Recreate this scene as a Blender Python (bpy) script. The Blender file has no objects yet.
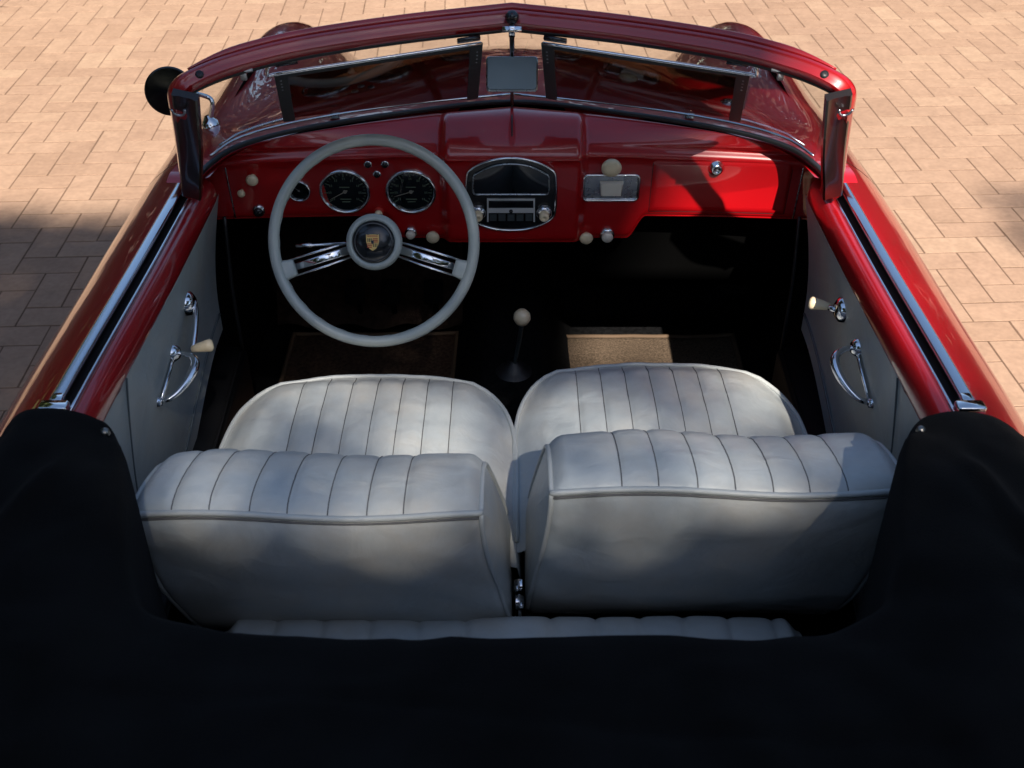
import bpy, bmesh, math, random
import numpy as np
from mathutils import Vector, Matrix, noise as mnoise

random.seed(7)
rng = np.random.default_rng(11)
scn = bpy.context.scene
COL = scn.collection
PI = math.pi

# ------------------------------------------------------------------ camera
FPX, CAM_H, PITCH = 1117.0, 1.80, math.radians(35.4)
cam_d = bpy.data.cameras.new('camera')
cam = bpy.data.objects.new('camera', cam_d)
COL.objects.link(cam)
cam.location = (0, 0, CAM_H)
cam.rotation_euler = (PI / 2 - PITCH, 0, 0)
cam_d.sensor_width = 36.0
cam_d.lens = FPX / 1024 * 36.0
cam_d.clip_start = 0.05
cam_d.clip_end = 3000
cam_d.dof.use_dof = True
cam_d.dof.focus_distance = 2.25
cam_d.dof.aperture_fstop = 9
scn.camera = cam

def ray(px, py):
    u, v = (px - 512) / FPX, (py - 384) / FPX
    c, s = math.cos(PITCH), math.sin(PITCH)
    return Vector((u, c - v * s, -s - v * c))
O = Vector((0, 0, CAM_H))
def at_z(px, py, z):
    d = ray(px, py); return O + d * ((z - CAM_H) / d.z)
def at_y(px, py, y):
    d = ray(px, py); return O + d * (y / d.y)
def at_x(px, py, x):
    d = ray(px, py); return O + d * (x / d.x)

# ------------------------------------------------------------------ materials
def newmat(name):
    m = bpy.data.materials.new(name); m.use_nodes = True
    return m, m.node_tree.nodes, m.node_tree.links, m.node_tree.nodes['Principled BSDF']

def mat(name, col, rough=0.5, metal=0.0, coat=0.0, coat_rough=0.03, spec=0.5,
        var=0.0, vscale=8.0, bump=0.0, bscale=60.0, rvar=0.0, bdist=0.002, sheen=0.0):
    m, N, L, P = newmat(name)
    P.inputs['Base Color'].default_value = (*col, 1)
    P.inputs['Roughness'].default_value = rough
    P.inputs['Metallic'].default_value = metal
    P.inputs['Coat Weight'].default_value = coat
    P.inputs['Coat Roughness'].default_value = coat_rough
    P.inputs['Specular IOR Level'].default_value = spec
    if sheen:
        P.inputs['Sheen Weight'].default_value = sheen
        P.inputs['Sheen Roughness'].default_value = 0.5
    tc = N.new('ShaderNodeTexCoord')
    if var:
        t = N.new('ShaderNodeTexNoise'); t.inputs['Scale'].default_value = vscale
        t.inputs['Detail'].default_value = 6
        L.new(tc.outputs['Object'], t.inputs['Vector'])
        r = N.new('ShaderNodeValToRGB')
        r.color_ramp.elements[0].position = .3; r.color_ramp.elements[1].position = .7
        r.color_ramp.elements[0].color = (*[c * (1 - var) for c in col], 1)
        r.color_ramp.elements[1].color = (*[min(1, c * (1 + var)) for c in col], 1)
        L.new(t.outputs['Fac'], r.inputs['Fac']); L.new(r.outputs['Color'], P.inputs['Base Color'])
    if rvar:
        t = N.new('ShaderNodeTexNoise'); t.inputs['Scale'].default_value = vscale * 2.3
        t.inputs['Detail'].default_value = 5
        L.new(tc.outputs['Object'], t.inputs['Vector'])
        mr = N.new('ShaderNodeMapRange')
        mr.inputs['To Min'].default_value = max(0, rough - rvar); mr.inputs['To Max'].default_value = rough + rvar
        L.new(t.outputs['Fac'], mr.inputs['Value']); L.new(mr.outputs['Result'], P.inputs['Roughness'])
    if bump:
        t = N.new('ShaderNodeTexNoise'); t.inputs['Scale'].default_value = bscale
        t.inputs['Detail'].default_value = 5
        L.new(tc.outputs['Object'], t.inputs['Vector'])
        b = N.new('ShaderNodeBump'); b.inputs['Strength'].default_value = bump; b.inputs['Distance'].default_value = bdist
        L.new(t.outputs['Fac'], b.inputs['Height']); L.new(b.outputs['Normal'], P.inputs['Normal'])
    return m

M = {}
M['paint'] = mat('red_paint', (.32, .002, .005), .38, coat=1.0, coat_rough=.015, var=.04, vscale=3, bump=.02, bscale=4, bdist=.004)
M['paint_dash'] = mat('red_dash_paint', (.39, .002, .005), .36, coat=.9, coat_rough=.03, var=.05, vscale=5, bump=.03, bscale=9, bdist=.003)
M['chrome'] = mat('chrome', (.80, .81, .83), .08, metal=1.0, rvar=.05, vscale=20)
M['strip'] = mat('bright_strip', (.70, .73, .77), .16, metal=1.0)
M['steel'] = mat('brushed_steel', (.42, .47, .52), .28, metal=1.0, rvar=.1, vscale=30)
M['rubber'] = mat('black_rubber', (.012, .012, .013), .45, bump=.15, bscale=90)
M['black'] = mat('black_enamel', (.008, .009, .011), .25, coat=.4)
M['seal_brown'] = mat('dark_brown_seal', (.012, .008, .006), .30, coat=.3, bump=.1, bscale=30)
M['carpet'] = mat('black_carpet', (.0065, .0065, .007), .95, spec=.02, var=.4, vscale=90, bump=.8, bscale=350, bdist=.004)
M['carpet_brown'] = mat('dark_brown_carpet', (.030, .019, .014), .95, spec=.1, var=.4, vscale=60, bump=.8, bscale=350, bdist=.004)
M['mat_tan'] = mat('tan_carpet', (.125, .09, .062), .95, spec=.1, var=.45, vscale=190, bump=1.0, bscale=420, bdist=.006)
M['mat_shaded'] = mat('shaded_brown_carpet', (.075, .045, .03), .95, spec=.1, var=.45, vscale=120, bump=1.0, bscale=420, bdist=.006)  # darker copy of the mat brown, shade put into the colour
M['mat_edge'] = mat('carpet_binding', (.09, .055, .03), .8, bump=.4, bscale=300)
M['ivory'] = mat('ivory_bakelite', (.84, .69, .45), .30, coat=.5, var=.06, vscale=40)
M['cream'] = mat('cream_plastic', (.78, .72, .60), .35, coat=.3)
M['wheel'] = mat('ivory_grey_bakelite', (.42, .455, .42), .34, coat=.3, var=.08, vscale=12)
M['glass_black'] = mat('instrument_glass', (.006, .009, .012), .08, coat=1.0)
M['dial_mark'] = mat('dial_marks', (.085, .11, .075), .6)
M['needle'] = mat('needle', (.22, .20, .16), .5)
M['gold'] = mat('crest_gold', (.80, .52, .15), .4)
M['crest_red'] = mat('crest_red', (.45, .02, .01), .4)
M['snap'] = mat('dull_nickel', (.22, .21, .19), .35, metal=1.0)
M['panel_seam'] = mat('panel_welt', (.13, .15, .155), .5)
M['silver'] = mat('silver_face', (.58, .60, .60), .38, metal=.25)
M['shade_black'] = mat('near_black_shade', (.0022, .0022, .0022), 1.0, spec=0)  # near-black colour stands in for the shade under the dash
M['stitch'] = mat('dark_stitching', (.10, .10, .10), .6)
M['cloth'] = mat('black_canvas', (.0066, .0064, .0063), 1.0, spec=.03, var=.35, vscale=7, bump=.6, bscale=500, bdist=.002, sheen=.02)
M['tyre'] = mat('tyre_rubber', (.02, .02, .02), .8, bump=.3, bscale=80)
M['mirror'] = mat('mirror_glass', (.17, .225, .25), .20, metal=.4)  # blue-grey base stands in for sky seen in the inside mirror
M['mirror_shade'] = mat('shade_mirror_glass', (.03, .036, .04), .12, metal=.9)  # dark base stands in for the shade the side mirror reflects
M['visor_frame'] = mat('visor_edge', (.035, .046, .050), .6)
M['bark'] = mat('bark', (.11, .08, .055), .9, var=.4, vscale=9, bump=.8, bscale=18, bdist=.03)
M['foliage'] = mat('leaves', (.055, .085, .022), .5, var=.45, vscale=1.6)
M['copper'] = mat('copper_leaves', (.060, .024, .014), .6, var=.5, vscale=1.6)
M['thread'] = mat('seam_piping', (.42, .44, .43), .42, bump=.2, bscale=120)
M['lens'] = mat('headlamp_glass', (.75, .77, .78), .1, coat=1)

# leather: fine grain plus broader creases and worn, slightly warmer patches
def leather(name, base, worn, rough):
    m, N, L, P = newmat(name)
    tc = N.new('ShaderNodeTexCoord')
    t1 = N.new('ShaderNodeTexNoise'); t1.inputs['Scale'].default_value = 6; t1.inputs['Detail'].default_value = 8; t1.inputs['Roughness'].default_value = .65
    L.new(tc.outputs['Object'], t1.inputs['Vector'])
    r = N.new('ShaderNodeValToRGB')
    r.color_ramp.elements[0].position = .35; r.color_ramp.elements[1].position = .72
    r.color_ramp.elements[0].color = (*base, 1); r.color_ramp.elements[1].color = (*worn, 1)
    L.new(t1.outputs['Fac'], r.inputs['Fac'])
    t4 = N.new('ShaderNodeTexNoise'); t4.inputs['Scale'].default_value = 3.2; t4.inputs['Detail'].default_value = 7; t4.inputs['Roughness'].default_value = .7
    L.new(tc.outputs['Object'], t4.inputs['Vector'])
    r4 = N.new('ShaderNodeValToRGB'); r4.color_ramp.elements[0].position = .42; r4.color_ramp.elements[1].position = .66
    r4.color_ramp.elements[0].color = (1, 1, 1, 1); r4.color_ramp.elements[1].color = (.96, .87, .78, 1)
    mx = N.new('ShaderNodeMixRGB'); mx.blend_type = 'MULTIPLY'; mx.inputs[0].default_value = 1
    L.new(t4.outputs['Fac'], r4.inputs['Fac']); L.new(r.outputs['Color'], mx.inputs[1]); L.new(r4.outputs['Color'], mx.inputs[2])
    L.new(mx.outputs[0], P.inputs['Base Color'])
    mr = N.new('ShaderNodeMapRange'); mr.inputs['To Min'].default_value = rough - .10; mr.inputs['To Max'].default_value = rough + .14
    L.new(t1.outputs['Fac'], mr.inputs['Value']); L.new(mr.outputs['Result'], P.inputs['Roughness'])
    v = N.new('ShaderNodeTexVoronoi'); v.inputs['Scale'].default_value = 420; v.feature = 'DISTANCE_TO_EDGE'
    L.new(tc.outputs['Object'], v.inputs['Vector'])
    t2 = N.new('ShaderNodeTexNoise'); t2.inputs['Scale'].default_value = 14; t2.inputs['Detail'].default_value = 4; t2.inputs['Distortion'].default_value = 1.2
    L.new(tc.outputs['Object'], t2.inputs['Vector'])
    b1 = N.new('ShaderNodeBump'); b1.inputs['Strength'].default_value = .12; b1.inputs['Distance'].default_value = .001
    L.new(v.outputs['Distance'], b1.inputs['Height'])
    b2 = N.new('ShaderNodeBump'); b2.inputs['Strength'].default_value = .5; b2.inputs['Distance'].default_value = .006
    L.new(t2.outputs['Fac'], b2.inputs['Height']); L.new(b1.outputs['Normal'], b2.inputs['Normal'])
    L.new(b2.outputs['Normal'], P.inputs['Normal'])
    return m
M['leather'] = leather('grey_leather', (.385, .42, .425), (.53, .55, .54), .40)
M['panel'] = leather('grey_door_leather', (.38, .42, .415), (.44, .465, .455), .42)

def glassmat(name, tint, refl, rough=.0):
    m, N, L, P = newmat(name)
    N.remove(P)
    out = N['Material Output']
    tr = N.new('ShaderNodeBsdfTransparent'); tr.inputs['Color'].default_value = (*tint, 1)
    gl = N.new('ShaderNodeBsdfGlossy'); gl.inputs['Roughness'].default_value = rough
    lw = N.new('ShaderNodeLayerWeight'); lw.inputs['Blend'].default_value = .5
    pw = N.new('ShaderNodeMath'); pw.operation = 'POWER'; pw.inputs[1].default_value = 5
    ma = N.new('ShaderNodeMath'); ma.operation = 'MULTIPLY_ADD'; ma.inputs[1].default_value = .92; ma.inputs[2].default_value = refl
    L.new(lw.outputs['Facing'], pw.inputs[0]); L.new(pw.outputs[0], ma.inputs[0])
    mx = N.new('ShaderNodeMixShader')
    L.new(ma.outputs[0], mx.inputs['Fac']); L.new(tr.outputs[0], mx.inputs[1]); L.new(gl.outputs[0], mx.inputs[2])
    L.new(mx.outputs[0], out.inputs['Surface'])
    return m
M['glass'] = glassmat('windscreen_glass', (.92, .95, .94), .05)
M['visor'] = glassmat('smoked_brown_acrylic', (.065, .038, .025), .04, .05)

# ------------------------------------------------------------------ object helpers
WORLD = {}
def empty(name, loc, parent=None):
    o = bpy.data.objects.new(name, None); COL.objects.link(o)
    o.empty_display_size = .1
    loc = Vector(loc)
    if parent is not None:
        o.parent = parent; o.location = loc - WORLD[parent.name]
    else:
        o.location = loc
    WORLD[o.name] = loc
    return o

def obj(name, bm, material, parent=None, smooth=True, sharp=None):
    me = bpy.data.meshes.new(name)
    vs = [v.co for v in bm.verts]
    lo = Vector((min(v.x for v in vs), min(v.y for v in vs), min(v.z for v in vs)))
    hi = Vector((max(v.x for v in vs), max(v.y for v in vs), max(v.z for v in vs)))
    c = (lo + hi) / 2
    c.z = lo.z if parent is None else c.z
    bmesh.ops.translate(bm, verts=bm.verts, vec=-c)
    bmesh.ops.recalc_face_normals(bm, faces=bm.faces)
    bm.to_mesh(me); bm.free()
    mats = material if isinstance(material, (list, tuple)) else [material]
    for m in mats: me.materials.append(M[m] if isinstance(m, str) else m)
    if smooth:
        me.polygons.foreach_set('use_smooth', [True] * len(me.polygons))
        if sharp is not None:
            me.set_sharp_from_angle(angle=math.radians(sharp))
    o = bpy.data.objects.new(name, me); COL.objects.link(o)
    if parent is not None:
        o.parent = parent; o.location = c - WORLD[parent.name]
    else:
        o.location = c
    WORLD[o.name] = c
    return o

def tag(o, label=None, cat=None, group=None, kind=None):
    if label: o['label'] = label
    if cat: o['category'] = cat
    if group: o['group'] = group
    if kind: o['kind'] = kind
    return o

def grid(bm, rows, closed_u=False, closed_v=False, mi=0):
    """rows: list of lists of points -> quads"""
    V = [[bm.verts.new(p) for p in r] for r in rows]
    n, m = len(V), len(V[0])
    for i in range(n if closed_u else n - 1):
        for j in range(m if closed_v else m - 1):
            a, b = V[i][j], V[(i + 1) % n][j]
            c, d = V[(i + 1) % n][(j + 1) % m], V[i][(j + 1) % m]
            f = bm.faces.new((a, b, c, d)); f.material_index = mi
    return V

def cap(bm, loop, mi=0):
    f = bm.faces.new(loop); f.material_index = mi; return f

def catmull(pts, n, closed=False):
    """smooth polyline through pts, n samples per span"""
    P = [Vector(p) for p in pts]; out = []; L = len(P)
    for i in range(L if closed else L - 1):
        if closed: p0, p1, p2, p3 = P[(i - 1) % L], P[i], P[(i + 1) % L], P[(i + 2) % L]
        else:
            p1, p2 = P[i], P[i + 1]
            p0 = P[i - 1] if i > 0 else p1 * 2 - p2
            p3 = P[i + 2] if i + 2 < L else p2 * 2 - p1
        for k in range(n):
            t = k / n
            out.append(.5 * ((2 * p1) + (p2 - p0) * t + (2 * p0 - 5 * p1 + 4 * p2 - p3) * t * t + (3 * p1 - p0 - 3 * p2 + p3) * t ** 3))
    if not closed: out.append(P[-1].copy())
    return out

def sweep(bm, pts, prof, up=(0, 0, 1), closed=False, caps=True, mi=0, scale=None):
    """sweep a closed profile [(a,b)] along pts; a = side, b = up"""
    P = [Vector(p) for p in pts]; n = len(P); rows = []
    ups = up if isinstance(up, list) else [Vector(up)] * n
    for i in range(n):
        if closed: t = P[(i + 1) % n] - P[(i - 1) % n]
        else: t = P[min(i + 1, n - 1)] - P[max(i - 1, 0)]
        t.normalize()
        u = Vector(ups[i]); s = t.cross(u)
        if s.length < 1e-5: s = t.cross(Vector((1, 0, 0)))
        s.normalize(); u = s.cross(t).normalized()
        k = 1 if scale is None else scale[i]
        rows.append([P[i] + s * (a * k) + u * (b * k) for a, b in prof])
    V = grid(bm, rows, closed_u=closed, closed_v=True, mi=mi)
    if caps and not closed:
        cap(bm, V[0][::-1], mi); cap(bm, V[-1], mi)
    return V

def circ(r, n=10, r2=None):
    r2 = r if r2 is None else r2
    return [(r * math.cos(2 * PI * i / n), r2 * math.sin(2 * PI * i / n)) for i in range(n)]
def rrect(w, h, r, n=4):
    out = []
    for cx, cy, a0 in ((w / 2 - r, h / 2 - r, 0), (-w / 2 + r, h / 2 - r, PI / 2), (-w / 2 + r, -h / 2 + r, PI), (w / 2 - r, -h / 2 + r, 1.5 * PI)):
        for k in range(n + 1):
            a = a0 + PI / 2 * k / n
            out.append((cx + r * math.cos(a), cy + r * math.sin(a)))
    return out
def tube(bm, pts, r, n=10, closed=False, up=(0, 0, 1), scale=None, mi=0):
    return sweep(bm, pts, circ(r, n), up, closed, scale=scale, mi=mi)

def basis(n, up=(0, 0, 1)):
    n = Vector(n).normalized(); u = Vector(up)
    x = u.cross(n)
    if x.length < 1e-5: x = Vector((1, 0, 0))
    x.normalize(); y = n.cross(x).normalized()
    return x, y, n
def lathe(bm, c, axis, prof, n=28, up=(0, 0, 1), closed=False, mi=0):
    """prof: (radius, height along axis)"""
    x, y, z = basis(axis, up); c = Vector(c); rows = []
    for i in range(n):
        a = 2 * PI * i / n
        d = x * math.cos(a) + y * math.sin(a)
        rows.append([c + d * r + z * h for r, h in prof])
    V = grid(bm, rows, closed_u=True, closed_v=closed, mi=mi)
    bmesh.ops.remove_doubles(bm, verts=bm.verts, dist=1e-6)
    return V
def plate(bm, c, axis, outline, t, bev=.001, up=(0, 0, 1), mi=0):
    """extruded outline (list of (x,y)) lying across axis, thickness t, small bevel at the front"""
    x, y, z = basis(axis, up); c = Vector(c)
    k = 1
    def ring(s, h):
        n = len(outline); cx = sum(p[0] for p in outline) / n; cy = sum(p[1] for p in outline) / n
        pts = []
        for a, b in outline:
            l = math.hypot(a - cx, b - cy); f = (l - s) / l if l > 1e-6 else 1
            pts.append(c + x * (cx + (a - cx) * f) + y * (cy + (b - cy) * f) + z * h)
        return pts
    V = grid(bm, [ring(0, 0), ring(0, t - bev), ring(bev, t)], closed_v=True, mi=mi)
    cap(bm, V[0][::-1], mi); cap(bm, V[-1], mi)
def box(bm, lo, hi, bev=0, mi=0):
    r = bmesh.ops.create_cube(bm, size=1)
    lo, hi = Vector(lo), Vector(hi)
    for v in r['verts']:
        v.co = Vector((lo[i] + (v.co[i] + .5) * (hi[i] - lo[i]) for i in range(3)))
    if bev:
        es = list({e for v in r['verts'] for e in v.link_edges})
        bmesh.ops.bevel(bm, geom=es, offset=bev, segments=3, affect='EDGES', profile=.5)

def smooth01(t):
    t = min(1, max(0, t)); return t * t * (3 - 2 * t)
def lerpt(tab, x):
    """smooth interpolation of table [(x, v...)] by monotone-ish cubic (catmull on columns)"""
    xs = [r[0] for r in tab]
    if x <= xs[0]: return tab[0][1:]
    if x >= xs[-1]: return tab[-1][1:]
    i = max(k for k in range(len(xs)) if xs[k] <= x)
    i = min(i, len(xs) - 2)
    t = (x - xs[i]) / (xs[i + 1] - xs[i]); out = []
    h = xs[i + 1] - xs[i]
    for c in range(1, len(tab[0])):
        p1, p2 = tab[i][c], tab[i + 1][c]
        m1 = (p2 - tab[i - 1][c]) / (xs[i + 1] - xs[i - 1]) if i > 0 else (p2 - p1) / h
        m2 = (tab[i + 2][c] - p1) / (xs[i + 2] - xs[i]) if i + 2 < len(xs) else (p2 - p1) / h
        t2, t3 = t * t, t * t * t
        out.append((2 * t3 - 3 * t2 + 1) * p1 + (t3 - 2 * t2 + t) * h * m1 + (-2 * t3 + 3 * t2) * p2 + (t3 - t2) * h * m2)
    return out

# ------------------------------------------------------------------ sun, sky
SUN_EL, SUN_A = math.radians(43.5), math.radians(14)     # behind the car, turned to its right
S = Vector((math.cos(SUN_EL) * math.sin(SUN_A), -math.cos(SUN_EL) * math.cos(SUN_A), math.sin(SUN_EL)))
sl = bpy.data.lights.new('sun', 'SUN'); so = bpy.data.objects.new('sun', sl); COL.objects.link(so)
sl.energy = 5.0; sl.angle = math.radians(.53); sl.color = (1.0, .92, .82)
so.rotation_euler = S.to_track_quat('Z', 'Y').to_euler()
so.location = S * 30
W = bpy.data.worlds.new('World'); scn.world = W; W.use_nodes = True
wn, wl = W.node_tree.nodes, W.node_tree.links
sky = wn.new('ShaderNodeTexSky'); sky.sky_type = 'NISHITA'; sky.sun_disc = False
sky.sun_elevation = SUN_EL; sky.sun_rotation = math.atan2(S.x, S.y)
sky.air_density = 1.0; sky.dust_density = .5; sky.ozone_density = 1.0
wl.new(sky.outputs[0], wn['Background'].inputs['Color'])
wn['Background'].inputs['Strength'].default_value = .075

# ------------------------------------------------------------------ ground and block paving
m, N, L, P = newmat('sand_joint')
P.inputs['Roughness'].default_value = .95
tc = N.new('ShaderNodeTexCoord'); t = N.new('ShaderNodeTexNoise'); t.inputs['Scale'].default_value = 40; t.inputs['Detail'].default_value = 6
L.new(tc.outputs['Object'], t.inputs['Vector'])
r = N.new('ShaderNodeValToRGB'); r.color_ramp.elements[0].color = (.08, .046, .028, 1); r.color_ramp.elements[1].color = (.17, .098, .058, 1)
L.new(t.outputs['Fac'], r.inputs['Fac']); L.new(r.outputs['Color'], P.inputs['Base Color'])
M['joint'] = m

m, N, L, P = newmat('clay_paver')
P.inputs['Roughness'].default_value = .82
tc = N.new('ShaderNodeTexCoord')
at = N.new('ShaderNodeAttribute'); at.attribute_name = 'tone'
r = N.new('ShaderNodeValToRGB'); cr = r.color_ramp
cr.elements[0].position = 0; cr.elements[0].color = (.305, .198, .132, 1)
cr.elements[1].position = 1; cr.elements[1].color = (.395, .275, .186, 1)
e = cr.elements.new(.5); e.color = (.345, .228, .155, 1)
L.new(at.outputs['Fac'], r.inputs['Fac'])
t1 = N.new('ShaderNodeTexNoise'); t1.inputs['Scale'].default_value = 1.1; t1.inputs['Detail'].default_value = 7; t1.inputs['Roughness'].default_value = .6
t2 = N.new('ShaderNodeTexNoise'); t2.inputs['Scale'].default_value = 55; t2.inputs['Detail'].default_value = 5
t3 = N.new('ShaderNodeTexNoise'); t3.inputs['Scale'].default_value = 16; t3.inputs['Detail'].default_value = 6
for q in (t1, t2, t3): L.new(tc.outputs['Object'], q.inputs['Vector'])
def mulramp(src, lo, hi, fac_in, a=.3, b=.7):
    rr = N.new('ShaderNodeValToRGB'); rr.color_ramp.elements[0].position = a; rr.color_ramp.elements[1].position = b
    rr.color_ramp.elements[0].color = (*lo, 1); rr.color_ramp.elements[1].color = (*hi, 1)
    L.new(src.outputs['Fac'], rr.inputs['Fac'])
    mx = N.new('ShaderNodeMixRGB'); mx.blend_type = 'MULTIPLY'; mx.inputs[0].default_value = 1
    L.new(fac_in, mx.inputs[1]); L.new(rr.outputs['Color'], mx.inputs[2]); return mx.outputs[0]
c = mulramp(t1, (.86, .83, .82), (1.06, 1.05, 1.03), r.outputs['Color'])
c = mulramp(t3, (.88, .86, .85), (1.05, 1.04, 1.04), c)
c = mulramp(t2, (.88, .88, .88), (1.07, 1.07, 1.07), c)
L.new(c, P.inputs['Base Color'])
b = N.new('ShaderNodeBump'); b.inputs['Strength'].default_value = .5; b.inputs['Distance'].default_value = .002
L.new(t2.outputs['Fac'], b.inputs['Height']); L.new(b.outputs['Normal'], P.inputs['Normal'])
M['paver'] = m

bm = bmesh.new()
s = 1500
f = bm.faces.new([bm.verts.new(p) for p in ((-s, -s, -.0007), (s, -s, -.0007), (s, s, -.0007), (-s, s, -.0007))])
g = obj('ground', bm, 'joint', smooth=False)
tag(g, kind='structure')

def paving():
    w = .1068; gap = .0050; yaw = .0465
    ox, oy = .0306, .0132            # lattice origin
    c, s_ = math.cos(yaw), math.sin(yaw)
    verts, faces, tone = [], [], []
    R = random.Random(3)
    def brick(x0, y0, x1, y1):
        h = R.uniform(-.0001, .0006); tx = R.uniform(-.004, .004); ty = R.uniform(-.003, .003)
        b = len(verts); j = [R.uniform(-.0008, .0008) for _ in range(4)]
        x0 += gap / 2 + j[0]; x1 -= gap / 2 + j[1]; y0 += gap / 2 + j[2]; y1 -= gap / 2 + j[3]
        cx, cy = (x0 + x1) / 2, (y0 + y1) / 2
        ch = .0008
        for (k, z) in ((0, -.012), (0, -.0008), (ch, 0)):
            for (a, d) in ((x0 + k, y0 + k), (x1 - k, y0 + k), (x1 - k, y1 - k), (x0 + k, y1 - k)):
                verts.append((c * a - s_ * d, s_ * a + c * d, z + h + (a - cx) * tx + (d - cy) * ty if z > -.01 else z))
        for r_ in range(2):
            for q in range(4):
                faces.append((b + r_ * 4 + q, b + r_ * 4 + (q + 1) % 4, b + r_ * 4 + 4 + (q + 1) % 4, b + r_ * 4 + 4 + q))
        faces.append((b + 8, b + 9, b + 10, b + 11))
        tn = min(1, max(0, R.gauss(.47, .16)))
        tone.extend([tn] * 12)
    nx = 90
    for i in range(-nx, nx):
        for jj in range(-50, 135):
            k = (i - jj) % 4
            x, y = ox + i * w, oy + jj * w
            if k == 0: brick(x, y, x + 2 * w, y + w)
            elif k == 3: brick(x, y, x + w, y + 2 * w)
    me = bpy.data.meshes.new('pavement'); me.from_pydata(verts, [], faces)
    a = me.attributes.new('tone', 'FLOAT', 'POINT'); a.data.foreach_set('value', tone)
    me.materials.append(M['paver'])
    o = bpy.data.objects.new('pavement', me); COL.objects.link(o)
    tag(o, kind='structure')
paving()

# ------------------------------------------------------------------ the car
CAR0 = (0, 1.85, 0)
car = empty('convertible_car', CAR0)
tag(car, 'dark red open convertible car with grey leather seats and folded black top', 'car')

# outer body: half section control points P0 sill .. P4 belt / wing crest .. P7 centreline, by station y
ST = [
 (-.10, [(.40, .30), (.46, .33), (.48, .38), (.46, .42), (.40, .45), (.30, .46), (.15, .465), (0, .47)]),
 (.02,  [(.60, .24), (.68, .33), (.70, .44), (.66, .54), (.54, .60), (.40, .62), (.20, .63), (0, .635)]),
 (.30,  [(.68, .22), (.78, .35), (.80, .50), (.745, .66), (.62, .735), (.45, .755), (.22, .765), (0, .77)]),
 (.80,  [(.70, .22), (.80, .36), (.82, .53), (.765, .725), (.665, .835), (.50, .85), (.25, .855), (0, .86)]),
 (1.2,  [(.70, .22), (.79, .36), (.81, .53), (.775, .762), (.654, .870), (.50, .87), (.25, .88), (0, .88)]),
 (1.7,  [(.70, .22), (.79, .36), (.805, .53), (.775, .765), (.645, .874), (.50, .90), (.25, .91), (0, .92)]),
 (2.1,  [(.70, .22), (.79, .36), (.805, .53), (.775, .762), (.647, .870), (.55, .905), (.30, .935), (0, .945)]),
 (2.3,  [(.70, .22), (.79, .36), (.81, .53), (.773, .752), (.668, .852), (.53, .870), (.30, .912), (0, .928)]),
 (2.6,  [(.70, .22), (.79, .36), (.82, .53), (.765, .735), (.665, .826), (.50, .815), (.28, .862), (0, .885)]),
 (3.0,  [(.70, .22), (.79, .36), (.825, .53), (.76, .725), (.650, .798), (.47, .715), (.26, .765), (0, .793)]),
 (3.25, [(.70, .22), (.79, .34), (.82, .50), (.755, .700), (.645, .772), (.46, .645), (.25, .680), (0, .705)]),
 (3.5,  [(.68, .22), (.76, .33), (.79, .46), (.74, .620), (.630, .690), (.44, .55), (.23, .575), (0, .595)]),
 (3.7,  [(.62, .22), (.70, .30), (.73, .39), (.69, .50), (.590, .550), (.41, .455), (.21, .475), (0, .485)]),
 (3.84, [(.52, .24), (.56, .27), (.58, .31), (.55, .35), (.48, .38), (.35, .36), (.18, .365), (0, .37)]),
]
TAB = [(y, *[v for p in pts for v in p]) for y, pts in ST]
def section(y, u):
    """point of the half section at station y, u in 0..7"""
    r = lerpt(TAB, y)
    P8 = [(r[2 * i], r[2 * i + 1]) for i in range(8)]
    i = min(int(u), 6); t = u - i
    p1, p2 = P8[i], P8[i + 1]
    p0 = P8[i - 1] if i > 0 else (2 * p1[0] - p2[0], 2 * p1[1] - p2[1])
    p3 = P8[i + 2] if i < 6 else (-P8[6][0], P8[6][1])
    out = []
    for c in range(2):
        out.append(.5 * (2 * p1[c] + (p2[c] - p0[c]) * t + (2 * p0[c] - 5 * p1[c] + 4 * p2[c] - p3[c]) * t * t + (3 * p1[c] - p0[c] - 3 * p2[c] + p3[c]) * t ** 3))
    return out

# windscreen base line and header line, right half (x, y, z)
BASE = [(0, 2.200, .952), (.228, 2.150, .947), (.417, 2.086, .94), (.526, 2.030, .93), (.572, 1.965, .92), (.590, 1.90, .91)]
def base_at(x):
    x = abs(x); r = lerpt(BASE, x); return Vector((x, r[0], r[1]))

SHUT = 2.125
def front_y0(u):
    if u <= 4.0: return SHUT
    x = section(2.1, u)[0]
    b = base_at(min(x, .585)).y + .012
    k = smooth01((u - 4.0) / .35)
    return SHUT * (1 - k) + b * k
bm = bmesh.new()
us = [i * .125 for i in range(0, 57)]
full = [(1, u) for u in us] + [(-1, u) for u in us[-2::-1]]
rows = []
for v in [i / 70 for i in range(71)]:
    row = []
    for sgn, u in full:
        y = front_y0(u) + (3.84 - front_y0(u)) * v
        x, z = section(y, u); row.append((sgn * x, y, z))
    rows.append(row)
V = grid(bm, rows); cap(bm, V[-1])
# sides from the doors back to the tail, with the rear deck
for sgn in (1, -1):
    rows = []
    for y in np.linspace(1.222, .80, 16):
        rows.append([(sgn * section(y, u)[0], y, section(y, u)[1]) for u in us[:33]])
    grid(bm, rows)
rows = []
for y in np.linspace(.80, -.10, 30):
    rows.append([(sgn * section(y, u)[0], y, section(y, u)[1]) for sgn, u in full])
V = grid(bm, rows); cap(bm, V[-1])
bmesh.ops.remove_doubles(bm, verts=bm.verts, dist=1e-5)
body = obj('body', bm, 'paint', car)

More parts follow.
